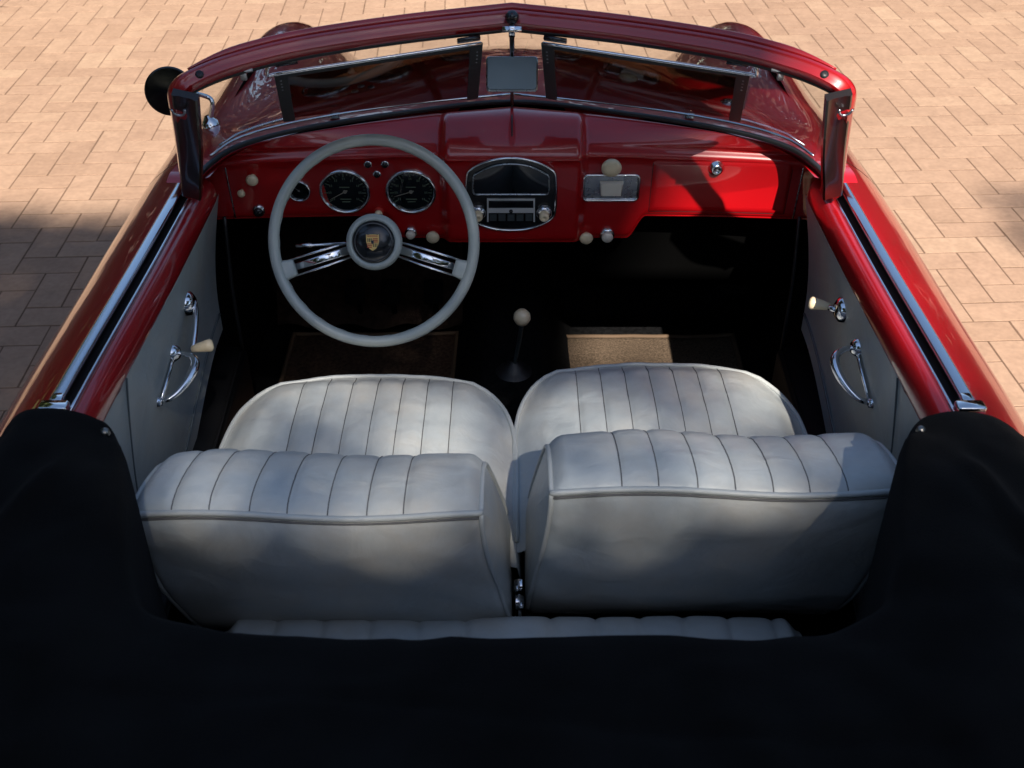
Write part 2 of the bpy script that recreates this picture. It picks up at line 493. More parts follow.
# bonnet shut line as a fine dark seal, cut on both sides of the bonnet
for sgn in (1, -1):
    bm = bmesh.new()
    pts = []
    for i in range(40):
        v = i / 39; y = 2.30 + 1.3 * v
        u = 5.55 - .15 * v
        x, z = section(y, u); pts.append((sgn * x, y, z + .0002))
    tube(bm, pts, .0022, 6)
    obj('bonnet_seam', bm, 'rubber', body)

def headlamp(sgn):
    bm = bmesh.new()
    c = Vector((sgn * .62, 3.64, .50)); ax = Vector((0, 1, .22))
    lathe(bm, c, ax, [(.001, .05), (.05, .045), (.085, .02), (.092, 0)])
    o = obj('headlamp', bm, 'lens', car)
    bm = bmesh.new()
    lathe(bm, c, ax, [(.090, -.03), (.104, -.01), (.100, .012), (.090, .008)])
    obj('lamp_rim', bm, 'chrome', o)
for sgn in (-1, 1): headlamp(sgn)

def car_wheel(x, y):
    sgn = 1 if x > 0 else -1
    bm = bmesh.new(); ax = Vector((sgn, 0, 0)); c = Vector((x, y, .315))
    lathe(bm, c, ax, [(.20, -.07), (.27, -.075), (.305, -.06), (.315, -.03), (.315, .03), (.305, .06), (.27, .075), (.20, .07)], 40, closed=True)
    t = obj('wheel', bm, 'tyre', car)
    bm = bmesh.new()
    lathe(bm, c, ax, [(.001, .075), (.07, .07), (.12, .05), (.185, .045), (.205, .068)], 40)
    obj('hub_cap', bm, 'chrome', t)
for x, y in ((.62, 2.95), (-.62, 2.95), (.62, .80), (-.62, .80)): car_wheel(x, y)

# ------------------------------------------------------------------ doors
D0, D1 = 1.228, 2.119
def door(sgn):
    side = Vector((sgn, 0, 0))
    bm = bmesh.new(); rows = []
    for y in np.linspace(D0, D1, 36):
        row = [(sgn * section(y, u)[0], y, section(y, u)[1]) for u in us[:33]]
        x4, z4 = section(y, 4.0)
        # turned-in lip that carries the chrome strip
        row += [(sgn * (x4 - .006), y, z4 + .002), (sgn * (x4 - .010), y, z4 - .002), (sgn * (x4 - .012), y, z4 - .05)]
        rows.append(row)
    V = grid(bm, rows)
    d = obj('door', bm, 'paint', car)
    bm = bmesh.new()          # red inner rail, a fat roll along the door top
    rows = []
    for y in np.linspace(D0, 1.985, 30):
        x4, z4 = section(y, 4.0)
        xr = x4 - .041
        k = smooth01((y - 1.90) / .09)
        pr = [(xr + .003, z4 - .06), (xr + .003, z4 - .012), (xr - .001, z4 - .002), (xr - .007, z4 + .003), (xr - .014, z4 + .002), (xr - .021, z4 - .004),
              (xr - .026, z4 - .016), (xr - .028, z4 - .030), (xr - .026, z4 - .044), (xr - .018, z4 - .056)]
        cs = catmull([(sgn * a, y, b) for a, b in pr], 4)
        rows.append(cs)
    grid(bm, rows); obj('door_rail', bm, 'paint', d)
    bm = bmesh.new(); rows = []       # window slot
    for y in np.linspace(D0, 2.02, 8):
        x4, z4 = section(y, 4.0)
        rows.append([(sgn * (x4 - .013), y, z4 - .014), (sgn * (x4 - .037), y, z4 - .014), (sgn * (x4 - .037), y, z4 - .06), (sgn * (x4 - .013), y, z4 - .06)])
    V = grid(bm, rows, closed_v=True); obj('window_slot', bm, 'rubber', d, smooth=False)
    bm = bmesh.new(); pts = []
    for y in np.linspace(D0 + .01, 2.03, 24):
        x4, z4 = section(y, 4.0); pts.append((sgn * (x4 - .0155), y, z4 + .005))
    sweep(bm, pts, rrect(.0185, .009, .0042), mi=0)
    obj('chrome_strip', bm, 'strip', d)
    bm = bmesh.new(); pts = []
    for y in np.linspace(D0 + .015, 2.0, 24):
        x4, z4 = section(y, 4.0); pts.append((sgn * (x4 - .0375), y, z4 - .005))
    sweep(bm, pts, rrect(.005, .008, .002)); obj('slot_trim', bm, 'chrome', d)
    bm = bmesh.new()                  # chrome striker fitting at the rear end of the strip
    x4, z4 = section(D0, 4.0)
    for yy, ww in ((D0 + .012, .040), (D0 + .030, .016)):
        plate(bm, (sgn * (x4 - .020), yy, z4 + .004), (0, 0, 1), [(a, b) for a, b in rrect(ww, .020, .004)], .010, .002, up=(0, 1, 0))
    obj('striker', bm, 'chrome', d)
    # leather panel: softly bowed, slightly leaning outwards under the rail
    bm = bmesh.new(); rows = []
    ys = np.linspace(D0 - .03, 2.03, 44); zs = np.linspace(0, 1, 26)
    def pan(y, t):
        x4, z4 = section(min(max(y, D0), 2.03), 4.0)
        z = z4 - .05 - t * (.45 - .13 * smooth01((y - 1.5) / .5))
        bow = .040 * math.sin(min(1, t * 1.15) * PI / 2)
        f = .006 * math.exp(-((y - (1.39 + .02 * t)) / .012) ** 2) - .003 * math.exp(-((y - 1.36) / .03) ** 2)
        return Vector((sgn * (x4 - .062 + bow + f), y, z))
    for y in ys: rows.append([pan(y, t) for t in zs])
    grid(bm, rows)                    # with a stitched seam and a lower welt
    pts = [pan(1.40 + .02 * t, t) - side * .001 for t in np.linspace(.02, .98, 24)]
    tube(bm, pts, .0016, 6, mi=1)
    pts = [pan(y, .86) - side * .002 for y in np.linspace(D0, 2.02, 30)]
    tube(bm, pts, .0028, 6, mi=1)
    obj('door_panel', bm, ['panel', 'panel_seam'], d)
    return d, pan
DOORS = {}
for sgn in (-1, 1): DOORS[sgn] = door(sgn)

def on_panel(sgn, px, py):
    """where the sight line of that spot meets the leather panel"""
    pan = DOORS[sgn][1]; d = ray(px, py); best = None
    for i in range(200):
        t = 1.4 + i * .006
        p = O + d * t
        for tt in np.linspace(0, 1, 20):
            q = pan(p.y, tt)
            if abs(q.z - p.z) < .02:
                e = abs(q.x - p.x)
                if best is None or e < best[0]: best = (e, q.copy())
    return best[1]

def door_fittings(sgn, crank_px, handle_px, knob_dir):
    d = DOORS[sgn][0]
    side = Vector((-sgn, 0, 0))
    c = on_panel(sgn, *crank_px)
    bm = bmesh.new()
    lathe(bm, c, side, [(.001, .016), (.012, .015), (.022, .008), (.024, 0)], 24)
    e = c + side * .014
    p1 = e + knob_dir
    tube(bm, catmull([c + side * .004, e, e + knob_dir * .5 + side * .006, p1 + side * .006], 6), .0055, 10, up=(.3, .9, .1))
    o = obj('window_crank', bm, 'chrome', d)
    bm = bmesh.new()
    ax = (side * 1.0 + Vector((0, .25, .1))).normalized()
    lathe(bm, p1 + side * .003, ax, [(.001, 0), (.006, .001), (.008, .010), (.011, .028), (.012, .036), (.008, .040), (.001, .041)], 18)
    obj('crank_knob', bm, 'ivory', o)
    h0, h1 = on_panel(sgn, *handle_px[0]), on_panel(sgn, *handle_px[1])
    bm = bmesh.new()
    lathe(bm, h0 - side * .001, side, [(.001, .014), (.010, .013), (.015, .007), (.017, 0)], 22)
    loop = []
    for i in range(25):
        t = i / 24
        loop.append(h0.lerp(h1, t) + side * (.004 + .046 * math.sin(PI * t) ** .55) + Vector((0, .012, .012)) * math.sin(PI * t))
    tube(bm, [h0.lerp(h1, t) + side * .004 for t in (0, .5, 1)], .0034, 8, up=(0, .3, 1))
    tube(bm, loop, .0062, 10, up=(0, .3, 1), scale=[.75 + .55 * math.sin(PI * i / 24) for i in range(25)])
    lathe(bm, h1 - side * .001, side, [(.001, .008), (.007, .007), (.009, 0)], 18)
    obj('door_pull', bm, 'chrome', d)
door_fittings(-1, (188, 308), ((172, 350), (158, 400)), Vector((0, -.078, -.050)))
door_fittings(1, (842, 315), ((858, 350), (874, 396)), Vector((0, .016, -.004)))

# ------------------------------------------------------------------ windscreen frame, glass, visors
HEAD = [Vector((0, 1.857, 1.225)), Vector((.18, 1.812, 1.219)), Vector((.34, 1.758, 1.211)), Vector((.438, 1.712, 1.200)), Vector((.494, 1.676, 1.187)), Vector((.516, 1.668, 1.171)), Vector((.520, 1.676, 1.145))]
POST = [Vector((.522, 1.684, 1.13)), Vector((.548, 1.760, 1.04)), Vector((.580, 1.850, .935)), Vector((.590, 1.882, .895))]
def mir(v, sgn): return Vector((v.x * sgn, v.y, v.z))
frame_e = empty('windscreen_frame', (0, 1.9, .95), car)
bm = bmesh.new()
half = catmull(HEAD + POST, 6)
path = [mir(p, -1) for p in half[::-1]] + half[1:]
ups = []
cen = Vector((0, 1.95, 1.06))
NG = Vector((0, -.69, .72))
for p in path:
    k = smooth01((1.19 - p.z) / .05)
    ups.append((NG * (1 - k) + Vector((0, -1, 0)) * k).normalized())
prof = [(-.020, -.012), (-.017, .004), (-.010, .013), (-.003, .0155), (.002, .012), (.010, .012), (.018, .010), (.021, .004), (.021, -.012)]
sweep(bm, path, prof, up=ups, scale=[.76 + .16 * smooth01((1.18 - p.z) / .04) for p in path])
fr = obj('frame_rail', bm, 'paint', frame_e, sharp=40)
bm = bmesh.new()            # thin raised rear lip along the header top edge
lip = [p + Vector((0, .0115, .0135)) for p in path if abs(p.x) < .50 and p.z > 1.17]
sweep(bm, lip, rrect(.012, .011, .004), up=(0, -.7, .7), scale=[.25 + .75 * smooth01((.505 - abs(p.x)) / .08) for p in lip]); obj('header_lip', bm, 'paint', frame_e)
bm = bmesh.new()            # inner seal under the header
lip = [p + Vector((0, -.002, -.0195)) for p in path if abs(p.x) < .50 and p.z > 1.17]
sweep(bm, lip, rrect(.008, .008, .003), up=(0, -.7, .7)); obj('header_seal', bm, 'rubber', frame_e)
for sgn in (-1, 1):
    bm = bmesh.new()        # dark channel on the rear face of each post
    pts = catmull([mir(p, sgn) + Vector((-.003 * sgn, -.0245, .002)) for p in [Vector((.503, 1.672, 1.168)), Vector((.536, 1.757, 1.04)), Vector((.574, 1.850, .935)), Vector((.586, 1.880, .898))]], 6)
    n = len(pts)
    sweep(bm, pts, [(-.0185, -.008), (-.0185, .003), (-.0155, .005), (-.009, .003), (.009, .003), (.0155, .005), (.0185, .003), (.0185, -.008)], up=(0, -1, 0), scale=[1.08 - .16 * i / (n - 1) for i in range(n)])
    po = obj('post_channel', bm, 'seal_brown', frame_e, sharp=40)
    bm = bmesh.new()
    c = mir(POST[0], sgn) + Vector((-.006 * sgn, -.030, .016))
    pts = [c + Vector((.010 * math.cos(a), -.006 * math.sin(a) - .002, .012 * math.sin(a))) for a in np.linspace(PI, 2 * PI, 14)]
    tube(bm, pts, .0022, 8); obj('post_socket', bm, 'steel', frame_e)
    bm = bmesh.new()
    c = mir(HEAD[4], sgn) + NG * .012 + Vector((-.014 * sgn, 0.004, 0))
    lathe(bm, c - NG * .003, NG, [(.001, .003), (.006, .003), (.007, 0)], 14); obj('stud', bm, 'rubber', frame_e)
# glass panes
def glass_pt(x, t):
    """x: 0..1 fraction of the half width, t: 0 base .. 1 header"""
    b = lerpt([(0, *BASE[0]), (.39, *BASE[1]), (.72, *BASE[2]), (.90, *BASE[3]), (1, *BASE[4])], x)
    h = lerpt([(0, *HEAD[0]), (.39, *HEAD[1]), (.72, *HEAD[2]), (.90, *HEAD[3]), (1, *HEAD[4])], x)
    return Vector(b).lerp(Vector(h), t)
for sgn in (-1, 1):
    bm = bmesh.new(); R1, R2 = [], []
    for i in range(25):
        xx = .004 + .994 * i / 24
        R1.append([mir(glass_pt(xx, t), sgn) for t in np.linspace(.0, .985, 8)])
    grid(bm, R1)
    obj('windscreen_pane', bm, 'glass', frame_e)
bm = bmesh.new()          # black rubber at the foot of the glass
basep = catmull([mir(Vector(b), -1) for b in BASE[::-1]] + [Vector(b) for b in BASE[1:]], 6)
sweep(bm, [p + Vector((0, -.006, -.004)) for p in basep], rrect(.010, .009, .003)); obj('glass_seal', bm, 'rubber', frame_e)
for sgn in (-1, 1):
    bm = bmesh.new()
    pts = [mir(Vector(b), sgn) + Vector((0, .012, .006)) for b in BASE[:-1]]
    tube(bm, catmull(pts, 6), .0024, 8)
    obj('glass_trim', bm, 'chrome', frame_e)
bm = bmesh.new()          # centre bar between the panes
p0, p1 = Vector(BASE[0]), HEAD[0]
sweep(bm, [p0 + Vector((0, -.012, -.004)), p1 + Vector((0, -.014, -.012))], rrect(.007, .014, .003), up=NG); obj('centre_bar', bm, 'black', frame_e)
bm = bmesh.new()
sweep(bm, [p0 + Vector((0, -.014, -.006)), at_z(512, 122, .942), at_z(512, 146, .905)], rrect(.003, .003, .001)); obj('dash_seam', bm, 'rubber', frame_e)
# wipers resting on the glass foot, outside
for sgn in (-1, 1):
    bm = bmesh.new()
    a = [mir(glass_pt(x, .035 + .05 * math.sin(x * 3)), sgn) + Vector((0, .016, .006)) for x in np.linspace(.45, .97, 10)]
    tube(bm, a, .0026, 6)
    pv = mir(glass_pt(.62, 0), sgn) + Vector((0, .05, .005))
    tube(bm, [pv, a[5] + Vector((0, .006, .006))], .0035, 6)
    lathe(bm, pv - Vector((0, 0, .02)), (0, .3, 1), [(.010, 0), (.010, .02), (.005, .026), (.001, .027)], 14)
    obj('wiper', bm, 'steel', frame_e)

def visor(sgn):
    def px(x): return x if sgn < 0 else 1024 - x
    tl, tr_ = at_z(px(275), 73, 1.165), at_z(px(481), 42, 1.19)
    bl, br = at_z(px(284), 119, .992), at_z(px(477), 96, 1.005)
    v = empty('sun_visor', tl.lerp(tr_, .5), car)
    nrm = (tr_ - tl).cross(bl - tl).normalized()
    if nrm.y > 0: nrm = -nrm
    def P(a, b): return tl.lerp(tr_, a).lerp(bl.lerp(br, a), b)
    bm = bmesh.new()
    F = [[P(a, b) + nrm * (.001 + .006 * math.sin(PI * b) * .6) for b in np.linspace(0.03, .985, 8)] for a in np.linspace(.02, .98, 14)]
    grid(bm, F); obj('tinted_panel', bm, 'visor', v)
    bm = bmesh.new()
    for a in (.025, .975): sweep(bm, [P(a, .0) + nrm * .003, P(a, 1) + nrm * .003], rrect(.022, .005, .002), up=nrm)
    sweep(bm, [P(0, .035) + nrm * .003, P(1, .035) + nrm * .003], rrect(.012, .005, .002), up=nrm)
    obj('visor_edge', bm, 'visor_frame', v, sharp=40)
    for a in (.02, .98):
        for k in range(4): bm = bmesh.new(); lathe(bm, P(a, .10 + .06 * k) + nrm * .005, nrm, [(.0016, 0), (.0016, .001), (.0003, .0014)], 8); obj('rivet', bm, 'steel', v)
    bm = bmesh.new()
    e0, e1 = P(0, 0) + nrm * .002, P(1, 0) + nrm * .002
    up_l = Vector((0, -.002, .016))
    along = (e0 - e1).normalized()
    tube(bm, catmull([e0 + up_l - along * .022, e0 + up_l + along * .006, e0 + along * .012, e0, e0 - along * .03], 5) + [e1 + along * .03, e1], .0030, 8, up=nrm)
    obj('visor_rod', bm, 'chrome', v)
    bm = bmesh.new()
    q = e1 + Vector((.010 * -sgn * 0, -.002, .010))
    sweep(bm, [q - along * -.002, q + along * .040], rrect(.013, .007, .003), up=nrm); obj('visor_bracket', bm, 'black', v); bm = bmesh.new(); sweep(bm, [e0 + up_l - along * .038, e0 + up_l - along * .002], rrect(.011, .007, .003), up=nrm)
    obj('visor_bracket', bm, 'black', v)
    bm = bmesh.new()
    c = at_z(px(242), 69, 1.186)
    sweep(bm, [c - along * .016, c + along * .016], rrect(.013, .006, .002), up=NG)
    sweep(bm, [c + Vector((0, -.002, 0)), c + Vector((0, .004, -.018))], rrect(.010, .007, .002), up=NG)
    obj('header_clip', bm, 'silver', frame_e)  # pale silver stands in for sky mirrored in the chrome
for sgn in (-1, 1): visor(sgn)
# inside mirror
mc = at_z(512, 73, 1.118)
mi_e = empty('inside_mirror', mc, car)
mn = Vector((0, -.86, .50)).normalized()
bm = bmesh.new(); plate(bm, mc - mn * .006, mn, rrect(.086, .056, .005), .007, .001); obj('mirror_glass', bm, 'mirror', mi_e, sharp=30)
bm = bmesh.new(); plate(bm, mc - mn * .016, mn, rrect(.090, .060, .006), .010, .003); obj('mirror_back', bm, 'steel', mi_e, sharp=30)
bm = bmesh.new()
k = at_z(512, 17, 1.232)
lathe(bm, k - NG * .006, NG, [(.010, 0), (.012, .006), (.008, .014), (.001, .016)], 16)
tube(bm, [k, at_z(512, 36, 1.20), mc - mn * .016 + Vector((0, .012, .03)), mc - mn * .016], .0042, 10)
obj('mirror_stem', bm, 'black', mi_e)
bm = bmesh.new()
k = at_z(512, 28, 1.215)
sweep(bm, [k + Vector((-.016, -.006, 0)), k + Vector((.016, -.006, 0))], rrect(.010, .007, .003), up=NG)
sweep(bm, [k + Vector((0, -.008, .006)), k + Vector((0, -.008, -.012))], rrect(.010, .006, .002), up=NG)
obj('stem_clip', bm, 'chrome', mi_e)
# round outside mirror on the left wing
sc_ = at_z(170, 91, .955)
sm = empty('side_mirror', sc_, car)
ax = Vector((.22, -.93, .12)).normalized()
bm = bmesh.new(); lathe(bm, sc_, ax, [(.001, -.030), (.030, -.026), (.046, -.010), (.0505, 0), (.0505, .004), (.048, .006)], 40); obj('mirror_shell', bm, 'black', sm)
bm = bmesh.new(); lathe(bm, sc_, ax, [(.048, .0055), (.02, .0075), (.001, .008)], 40); obj('mirror_glass', bm, 'mirror_shade', sm)
bm = bmesh.new()
b0 = at_z(210, 120, .875); b1 = at_z(205, 96, .925)
tube(bm, catmull([b0, b0.lerp(b1, .5) + Vector((.012, 0, .012)), b1, sc_ + Vector((.02, .02, -.008)), sc_ - ax * .024], 6), .0050, 10)
lathe(bm, b0 - Vector((0, 0, .012)), (-.25, .1, 1), [(.020, 0), (.018, .008), (.010, .016), (.006, .022)], 20)
obj('mirror_stalk', bm, 'chrome', sm)

# ------------------------------------------------------------------ dashboard
def prot(x):      # the middle of the dash stands proud
    return .020 * smooth01((x + .150) / .022) * smooth01((.153 - x) / .022)
ZC = .892
def zb(x):        # lower edge
    k = smooth01((x + .262) / .035) * smooth01((.278 - x) / .036)
    return .738 - .056 * k
def yf(x):
    return 2.075 - prot(x) - .020 * (abs(x) / .62) ** 3
def face_y(x, z):
    return yf(x) + .14 * (ZC - z)
def face(px, py, off=0.0):
    """sight line met with the dash face"""
    d = ray(px, py); t = 2.0 / d.y
    for _ in range(12):
        p = O + d * t
        t += (face_y(p.x, p.z) - p.y) / d.y
    p = O + d * t
    return p + Vector((0, -1, .0)) * off
FN = Vector((0, -.985, -.137)).normalized()
dash_e = None
bm = bmesh.new(); rows = []
for x in np.linspace(-.645, .645, 260):
    b = base_at(min(abs(x), .585)); b.x = x
    y0, z0 = b.y - .004, b.z - .014
    F0 = yf(x); zc = ZC - .012 * (abs(x) / .62) ** 2
    hump = .016 * smooth01((x + .150) / .022) * smooth01((.153 - x) / .022)
    ymid = (y0 + F0) / 2
    def fy(z): return F0 + .14 * (ZC - z)
    zl = zb(x)
    sec = [(y0, z0), (y0 * .8 + F0 * .2 , z0 * .8 + (zc + .016) * .2 + .006 + hump * .5), (ymid, (z0 + zc) / 2 + .012 + hump), (y0 * .2 + F0 * .8, zc + .016 + hump * .8), (F0 + .008, zc + .006 + hump * .4), (F0 - .002, zc - .008), (fy(zc - .03) , zc - .03),
           (fy(zl + .05), zl + .05), (fy(zl + .014), zl + .014), (fy(zl) + .004, zl + .004), (fy(zl) + .014, zl - .001), (fy(zl) + .10, zl + .012)]
    rows.append(catmull([(x, a, c) for a, c in sec], 4))
grid(bm, rows)
dash_e = obj('dashboard', bm, 'paint_dash', car)
# fine trim joints near each end
for xx in (-.571, .580):
    bm = bmesh.new()
    pts = [Vector((xx, face_y(xx, z) - .001, z)) for z in np.linspace(zb(xx) + .004, ZC - .014, 10)]
    pts += [Vector((xx * .995, yf(xx) + .02, ZC + .004)), Vector((xx * .985, 2.03 if xx < 0 else 2.03, ZC + .012))][:1]
    tube(bm, pts, .0016, 6, up=(1, 0, 0))
    obj('trim_joint', bm, 'steel', dash_e)
# glove box lid
bm = bmesh.new(); rows = []
x0, x1, zt, zlo = .283, .560, .877, .752
for i in range(41):
    for_row = []
    for j in range(17):
        a, b_ = i / 40, j / 16
        x, z = x0 + (x1 - x0) * a, zlo + (zt - zlo) * b_
        e = min(a * (x1 - x0), (1 - a) * (x1 - x0), b_ * (zt - zlo), (1 - b_) * (zt - zlo))
        off = .0005 + .0042 * smooth01(e / .007)
        for_row.append((x, face_y(x, z) - off, z))
    rows.append(for_row)
grid(bm, rows); lid = obj('glovebox_lid', bm, 'paint_dash', dash_e)
bm = bmesh.new()
outl = [(x0, zlo), (x0, zt), (x1, zt), (x1, zlo)]
for q in range(4):
    a, b_ = outl[q], outl[(q + 1) % 4]
    pts = [Vector((a[0] + (b_[0] - a[0]) * t, 0, a[1] + (b_[1] - a[1]) * t)) for t in np.linspace(0, 1, 14)]
    for p in pts: p.y = face_y(p.x, p.z) + .0002
    tube(bm, pts, .0012, 5, up=(.3, 1, .2))
obj('lid_gap', bm, 'rubber', dash_e)
def dash_part(px, py): return face(px, py)
PXM = 489.0
def knob(px, py, rpx, material, stem=True, depth=.018, name='dash_knob', ringmat=None):
    c = face(px, py + 0) ; r = rpx / PXM
    c = c - ray(px, py).normalized() * 0.0
    bm = bmesh.new()
    lathe(bm, c, FN, [(r * .55, 0), (r * .6, depth * .35), (r * .95, depth * .5), (r, depth * .72), (r * .82, depth * .95), (r * .4, depth * 1.05), (.0005, depth * 1.07)], 24)
    o = obj(name, bm, material, dash_e)
    if ringmat:
        bm = bmesh.new()
        lathe(bm, c, FN, [(r * 1.28, 0), (r * 1.25, depth * .3), (r * .9, depth * .42), (r * .6, depth * .42)], 24)
        obj('knob_ring', bm, ringmat, dash_e)
    return o
knob(253, 177, 6.2, 'ivory'); knob(242, 191, 4, 'ivory', depth=.014); knob(259, 210, 5, 'black', ringmat='chrome', depth=.014)
knob(379, 211, 4.0, 'ivory', ringmat='crest_red', depth=.016)
knob(411, 232, 5.0, 'cream', ringmat='chrome', depth=.016); knob(433, 234, 7, 'ivory')
knob(586, 235, 7, 'ivory'); knob(607, 234, 6.0, 'cream', ringmat='chrome', depth=.018)
knob(611, 164, 10, 'ivory', depth=.022)
for a, b_ in ((368, 164), (385, 164), (377, 174)):
    knob(a, b_, 3.1, 'black', ringmat='chrome', depth=.007, name='tell_tale')
c = face(716, 167)
bm = bmesh.new(); lathe(bm, c, FN, [(.017, 0), (.016, .006), (.011, .012), (.0105, .014), (.006, .014), (.005, .011), (.001, .011)], 24); obj('glovebox_lock', bm, 'chrome', dash_e)

def gauge(px, py, rpx, needle_a, kind):
    c = face(px, py); r = rpx / PXM
    e = empty('gauge', c, car)
    bm = bmesh.new(); lathe(bm, c, FN, [(r * 1.03, 0), (r * 1.02, .004), (r * .97, .0075), (r * .91, .006), (r * .90, .001)], 48); obj('bezel', bm, 'chrome', e)
    bm = bmesh.new(); lathe(bm, c + FN * .0012, FN, [(.0005, 0), (r * .91, 0)], 48)
    x, y, z = basis(FN)
    nf = len(bm.faces)
    n = 25 if kind else 9
    for i in range(n):
        a = -2.2 + 4.4 * i / (n - 1)
        d = x * math.sin(a) + y * math.cos(a); s_ = x * math.cos(a) - y * math.sin(a)
        l = .16 if i % 3 == 0 else .08
        w = r * (.016 if i % 3 else .026)
        vs = [bm.verts.new(c + FN * .0022 + d * r * q + s_ * w * t) for q, t in ((.84, -1), (.84, 1), (.84 - l, 1), (.84 - l, -1))]
        bm.faces.new(vs)
        if i % 3 == 0 and kind:      # numerals read only as short bars at this size
            q0 = c + FN * .0022 + d * r * .60
            for dx in (-.035, .035):
                vs = [bm.verts.new(q0 + x * r * (dx + sx * .016) + y * r * sy * .055) for sx, sy in ((-1, -1), (1, -1), (1, 1), (-1, 1))]
                bm.faces.new(vs)
    if kind:                         # odometer / legend windows
        for yy, ww in ((-.36, .22), (-.48, .16), (.20, .2)):
            vs = [bm.verts.new(c + FN * .0022 + x * r * sx * ww + y * r * (yy + sy * .03)) for sx, sy in ((-1, -1), (1, -1), (1, 1), (-1, 1))]
            bm.faces.new(vs)
    bm.faces.ensure_lookup_table()
    for f in bm.faces[nf:]: f.material_index = 1
    obj('dial', bm, ['glass_black', 'dial_mark'], e, smooth=False)
    bm = bmesh.new()
    d = x * math.sin(needle_a) + y * math.cos(needle_a); s_ = x * math.cos(needle_a) - y * math.sin(needle_a)
    vs = [bm.verts.new(c + FN * .0034 + d * r * q + s_ * r * t) for q, t in ((-.12, -.03), (-.12, .03), (.74, .008), (.74, -.008))]
    bm.faces.new(vs); lathe(bm, c + FN * .003, FN, [(.0003, .002), (r * .07, .0018), (r * .08, 0)], 16); obj('needle', bm, 'needle', e, smooth=False)
gauge(345, 191, 25, -2.1, 1); gauge(411, 191, 25, -1.9, 1); gauge(299, 190, 11.5, -.8, 0)

# radio with its speaker window
def px_plane(px, py, c, off):
    """sight line met with a plane parallel to the dash face, lifted by off"""
    n = FN; d = ray(px, py); q = c + FN * off
    return O + d * ((q - O).dot(n) / d.dot(n))
rc = face(511, 195)
radio = empty('radio', rc, car)
def outline_px(lst, off, n=6): return [px_plane(a, b_, rc, off) for a, b_ in lst]
shape = [(467, 176), (470, 170), (480, 164), (495, 159.5), (511, 158), (527, 159.5), (542, 164), (552, 170), (555.5, 176), (556, 195), (555, 212), (551, 219), (540, 225), (526, 229), (511, 230), (496, 229), (482, 225), (471, 219), (467, 212), (466, 195)]
sh = catmull(outline_px(shape, .004), 3, closed=True)
bm = bmesh.new()
V = grid(bm, [[p - FN * .007 for p in sh], sh], closed_v=True); cap(bm, V[-1]); obj('radio_panel', bm, 'black', radio, sharp=40)
bm = bmesh.new(); tube(bm, [p + FN * .001 for p in sh], .0026, 8, closed=True, up=FN); obj('panel_trim', bm, 'chrome', radio)
win = [(473, 180), (473.5, 176.5), (477, 173.5), (492, 166.5), (511, 164), (530, 166.5), (545, 173.5), (548.5, 176.5), (549, 180), (549, 191), (547.5, 194), (544, 194.5), (511, 194.5), (478, 194.5), (474.5, 194), (473, 191)]
wn_ = catmull(outline_px(win, .006), 3, closed=True)
bm = bmesh.new(); tube(bm, wn_, .0019, 8, closed=True, up=FN); obj('window_trim', bm, 'steel', radio)
bm = bmesh.new(); cap(bm, [bm.verts.new(p - FN * .0008) for p in wn_]); obj('speaker_window', bm, 'glass_black', radio, smooth=False)
def quad_plate(bm, x0, y0, x1, y1, off, t=.002):
    c4 = [px_plane(x0, y0, rc, off), px_plane(x1, y0, rc, off), px_plane(x1, y1, rc, off), px_plane(x0, y1, rc, off)]
    V = grid(bm, [[p - FN * t for p in c4], c4], closed_v=True); cap(bm, V[-1])
bm = bmesh.new()
for a in ((487, 199, 535, 200.6), (487, 200.6, 488.6, 222), (533.4, 200.6, 535, 222)): quad_plate(bm, *a, .007)
quad_plate(bm, 488.6, 208.5, 533.4, 213, .008)
obj('tuner_frame', bm, 'silver', radio, smooth=False)
bm = bmesh.new(); quad_plate(bm, 490, 202, 532, 207.5, .006); obj('tuner_dial', bm, 'glass_black', radio, smooth=False)
for i in range(5):
    bm = bmesh.new(); quad_plate(bm, 489.5 + i * 9, 215, 496.5 + i * 9, 221, .009, .005); obj('push_button', bm, 'visor_frame', radio, smooth=False)
bm = bmesh.new(); c_ = px_plane(511, 211, rc, .0085); lathe(bm, c_, FN, [(.004, 0), (.004, .002), (.0005, .0025)], 12); obj('tuner_badge', bm, 'black', radio)
for a in (478, 544):
    c_ = px_plane(a, 212, rc, .004)
    bm = bmesh.new(); lathe(bm, c_, FN, [(.0165, 0), (.0155, .007), (.012, .010), (.009, .010)], 28); ko = obj('radio_knob', bm, 'chrome', radio)
    bm = bmesh.new(); lathe(bm, c_ + FN * .0085, FN, [(.0105, 0), (.0100, .012), (.008, .015), (.004, .0155), (.003, .014), (.0005, .014)], 24); obj('knob_cap', bm, 'ivory', radio)

# ash tray
ac = face(611, 187)
ash = empty('ash_tray', ac, car)
bm = bmesh.new(); plate(bm, ac - FN * .002, FN, rrect(.112, .060, .008), .004, .001); obj('tray_face', bm, 'steel', ash, sharp=30)
bm = bmesh.new(); x_, y_, _ = basis(FN)
tube(bm, [ac + FN * .003 + x_ * a + y_ * b_ for a, b_ in rrect(.112, .060, .009)], .0032, 8, closed=True, up=FN); obj('tray_rim', bm, 'chrome', ash)
bm = bmesh.new(); plate(bm, ac + FN * .002, FN, [(-.024, .016), (.024, .016), (.021, -.016), (-.021, -.016)], .010, .003); obj('tray_pull', bm, 'cream', ash, sharp=50)

